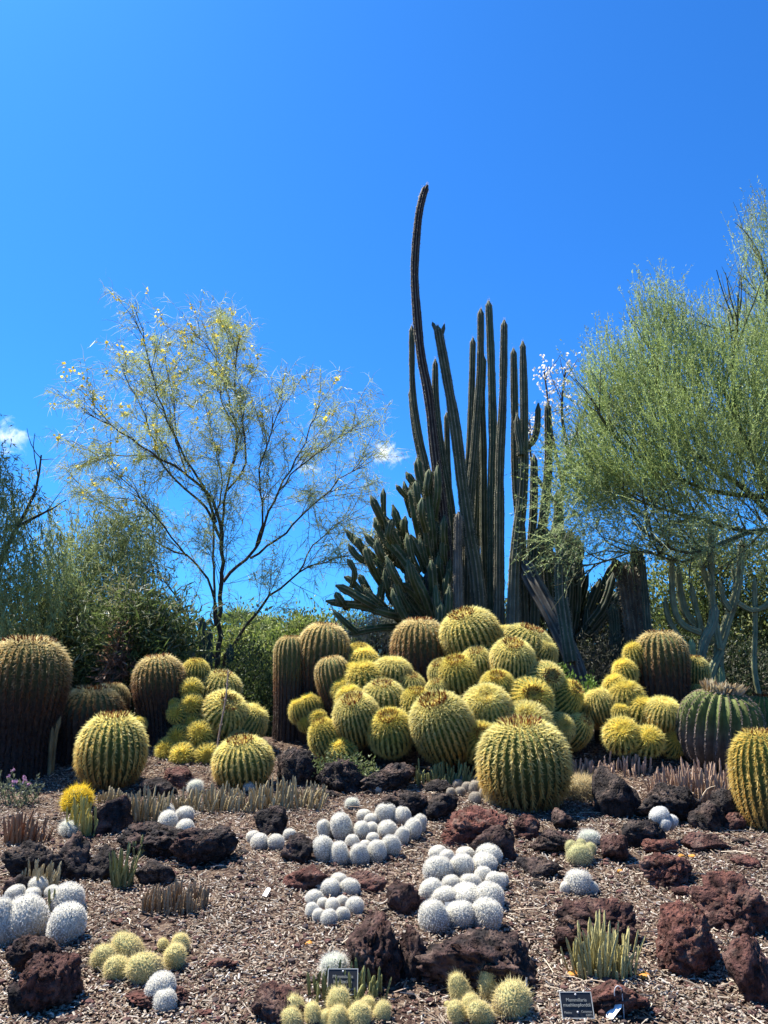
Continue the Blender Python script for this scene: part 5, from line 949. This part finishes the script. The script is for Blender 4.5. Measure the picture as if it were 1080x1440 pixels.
def sign(cx, ytop, ybot, wpx, yfoot, lines, small, label):
    p = gp(cx, yfoot); k = mpp(p); w = wpx * k; c = at(cx, (ytop + ybot) / 2, p[1]); h = (ybot - ytop) * k * 1.12; g = float(G(p[0], p[1])); e = thing('plant_label', label, 'sign', (c[0], c[1], g)); zc = c[2] - g; tl = rad(-28)
    mb = MB(); box(mb, (0, 0, 0), (w, .004, h), (.012, .013, .014)); pl = obj('plate', mb.mesh('plate', M_PLAIN, False), e, (0, 0, zc), (tl, 0, 0))
    mb = MB()
    t = .0035
    for c_, s_ in (((0, 0, h / 2 + t / 2), (w + 2 * t, .007, t)), ((0, 0, -h / 2 - t / 2), (w + 2 * t, .007, t)), ((-w / 2 - t / 2, 0, 0), (t, .007, h)), ((w / 2 + t / 2, 0, 0), (t, .007, h))): box(mb, c_, s_, (.45, .44, .38))
    obj('frame', mb.mesh('frame', M_PLAIN, False), pl)
    mb = MB(); box(mb, (0, .014, zc / 2 - .04), (.02, .006, zc + .06), (.05, .05, .05)); obj('stake', mb.mesh('stake', M_PLAIN, False), e)
    for i, s in enumerate(lines): obj('lettering', text_mesh(s, h * .2), pl, (0, -.0045, h * (.20 - .2 * i)), (rad(90), 0, 0))
    for s, x, z, al in small: obj('lettering', text_mesh(s, h * .12, al), pl, (x * w, -.0045, z * h), (rad(90), 0, 0))
    V0, T0 = ICO[2]
    for z in (.42, -.28): obj('screw', mesh('screw', V0 * .0045, tris=T0, col=(.5, .5, .5), mat=M_PLAIN), pl, (0, -.003, z * h))
sign(811, 1400, 1427, 43, 1434, ['Mammillaria', 'muehlenpfordtii'], [('Mexico', -.45, -.3, 'LEFT'), ('Cactaceae', .46, -.26, 'RIGHT'), ('62873', .46, -.4, 'RIGHT')], 'black plant label standing free on the mulch by the flat red rock')
sign(482, 1367, 1394, 41, 1412, ['Mammillaria', 'bombycina'], [('Mexico', .46, -.3, 'RIGHT')], 'black plant label upright among dark green finger cactus')
def white_tag(px, py, w, h, label, rot, loop=False):
    p = gp(px, py); mb = MB(); V = np.array([(-w, -h, 0), (w, -h, 0), (w, h * .7, 0), (w * .6, h, 0), (-w * .6, h, 0), (-w, h * .7, 0)]); V = np.concatenate([V, V + np.array([0, 0, .002])]); mb.add(V, T=[(6, 7, 8), (6, 8, 9), (6, 9, 10), (6, 10, 11)], Q=[(i, (i + 1) % 6, (i + 1) % 6 + 6, i + 6) for i in range(6)], col=(.85, .85, .82))
    e = thing('plant_tag', label, 'tag', p + np.array([0, 0, .0])); obj('plate', mb.mesh('plate', M_PLAIN, False), e, (0, 0, .03), rot)
    if loop:
        mb = MB(); t = np.linspace(-.3, 3.5, 16); P = np.stack([.018 * np.cos(t) + .024, 0 * t, .1 + .03 * np.sin(t)], -1); P = np.concatenate([[(.042, 0, -.05), (.043, 0, .05)], P]); tube(mb, P, .0025, .0025, 5, (.5, .5, .48)); obj('wire', mb.mesh('wire', M_PLAIN, True), e)
    return e
white_tag(864, 1432, .024, .042, 'white plastic tag on a wire loop beside the flat red rock', (rad(35), 0, rad(-65)), True)
white_tag(375, 1262, .014, .034, 'white plastic tag lying alone on open mulch', (rad(30), rad(10), rad(-15)))
p = gp(640, 1292); mb = MB(); box(mb, (0, 0, 0), (.11, .005, .085), (.30, .31, .31)); e = thing('blank_label', 'blank grey metal label beside the largest white cluster', 'sign', p); obj('plate', mb.mesh('plate', M_PLAIN, False), e, (0, 0, .05), (rad(-35), 0, rad(8))); mb = MB(); box(mb, (0, .02, .01), (.015, .005, .09), (.2, .2, .2)); obj('stake', mb.mesh('stake', M_PLAIN, False), e)
p = gp(741, 1408); mb = MB(); tube(mb, np.array([(0, 0, -.04), (0, 0, .05), (.002, 0, .10)]), .004, .004, 6, (.5, .5, .5)); e = thing('metal_stake', 'thin metal stake beside the cylindrical yellow heads', 'stake', p); obj('rod', mb.mesh('rod', M_PLAIN, True), e)
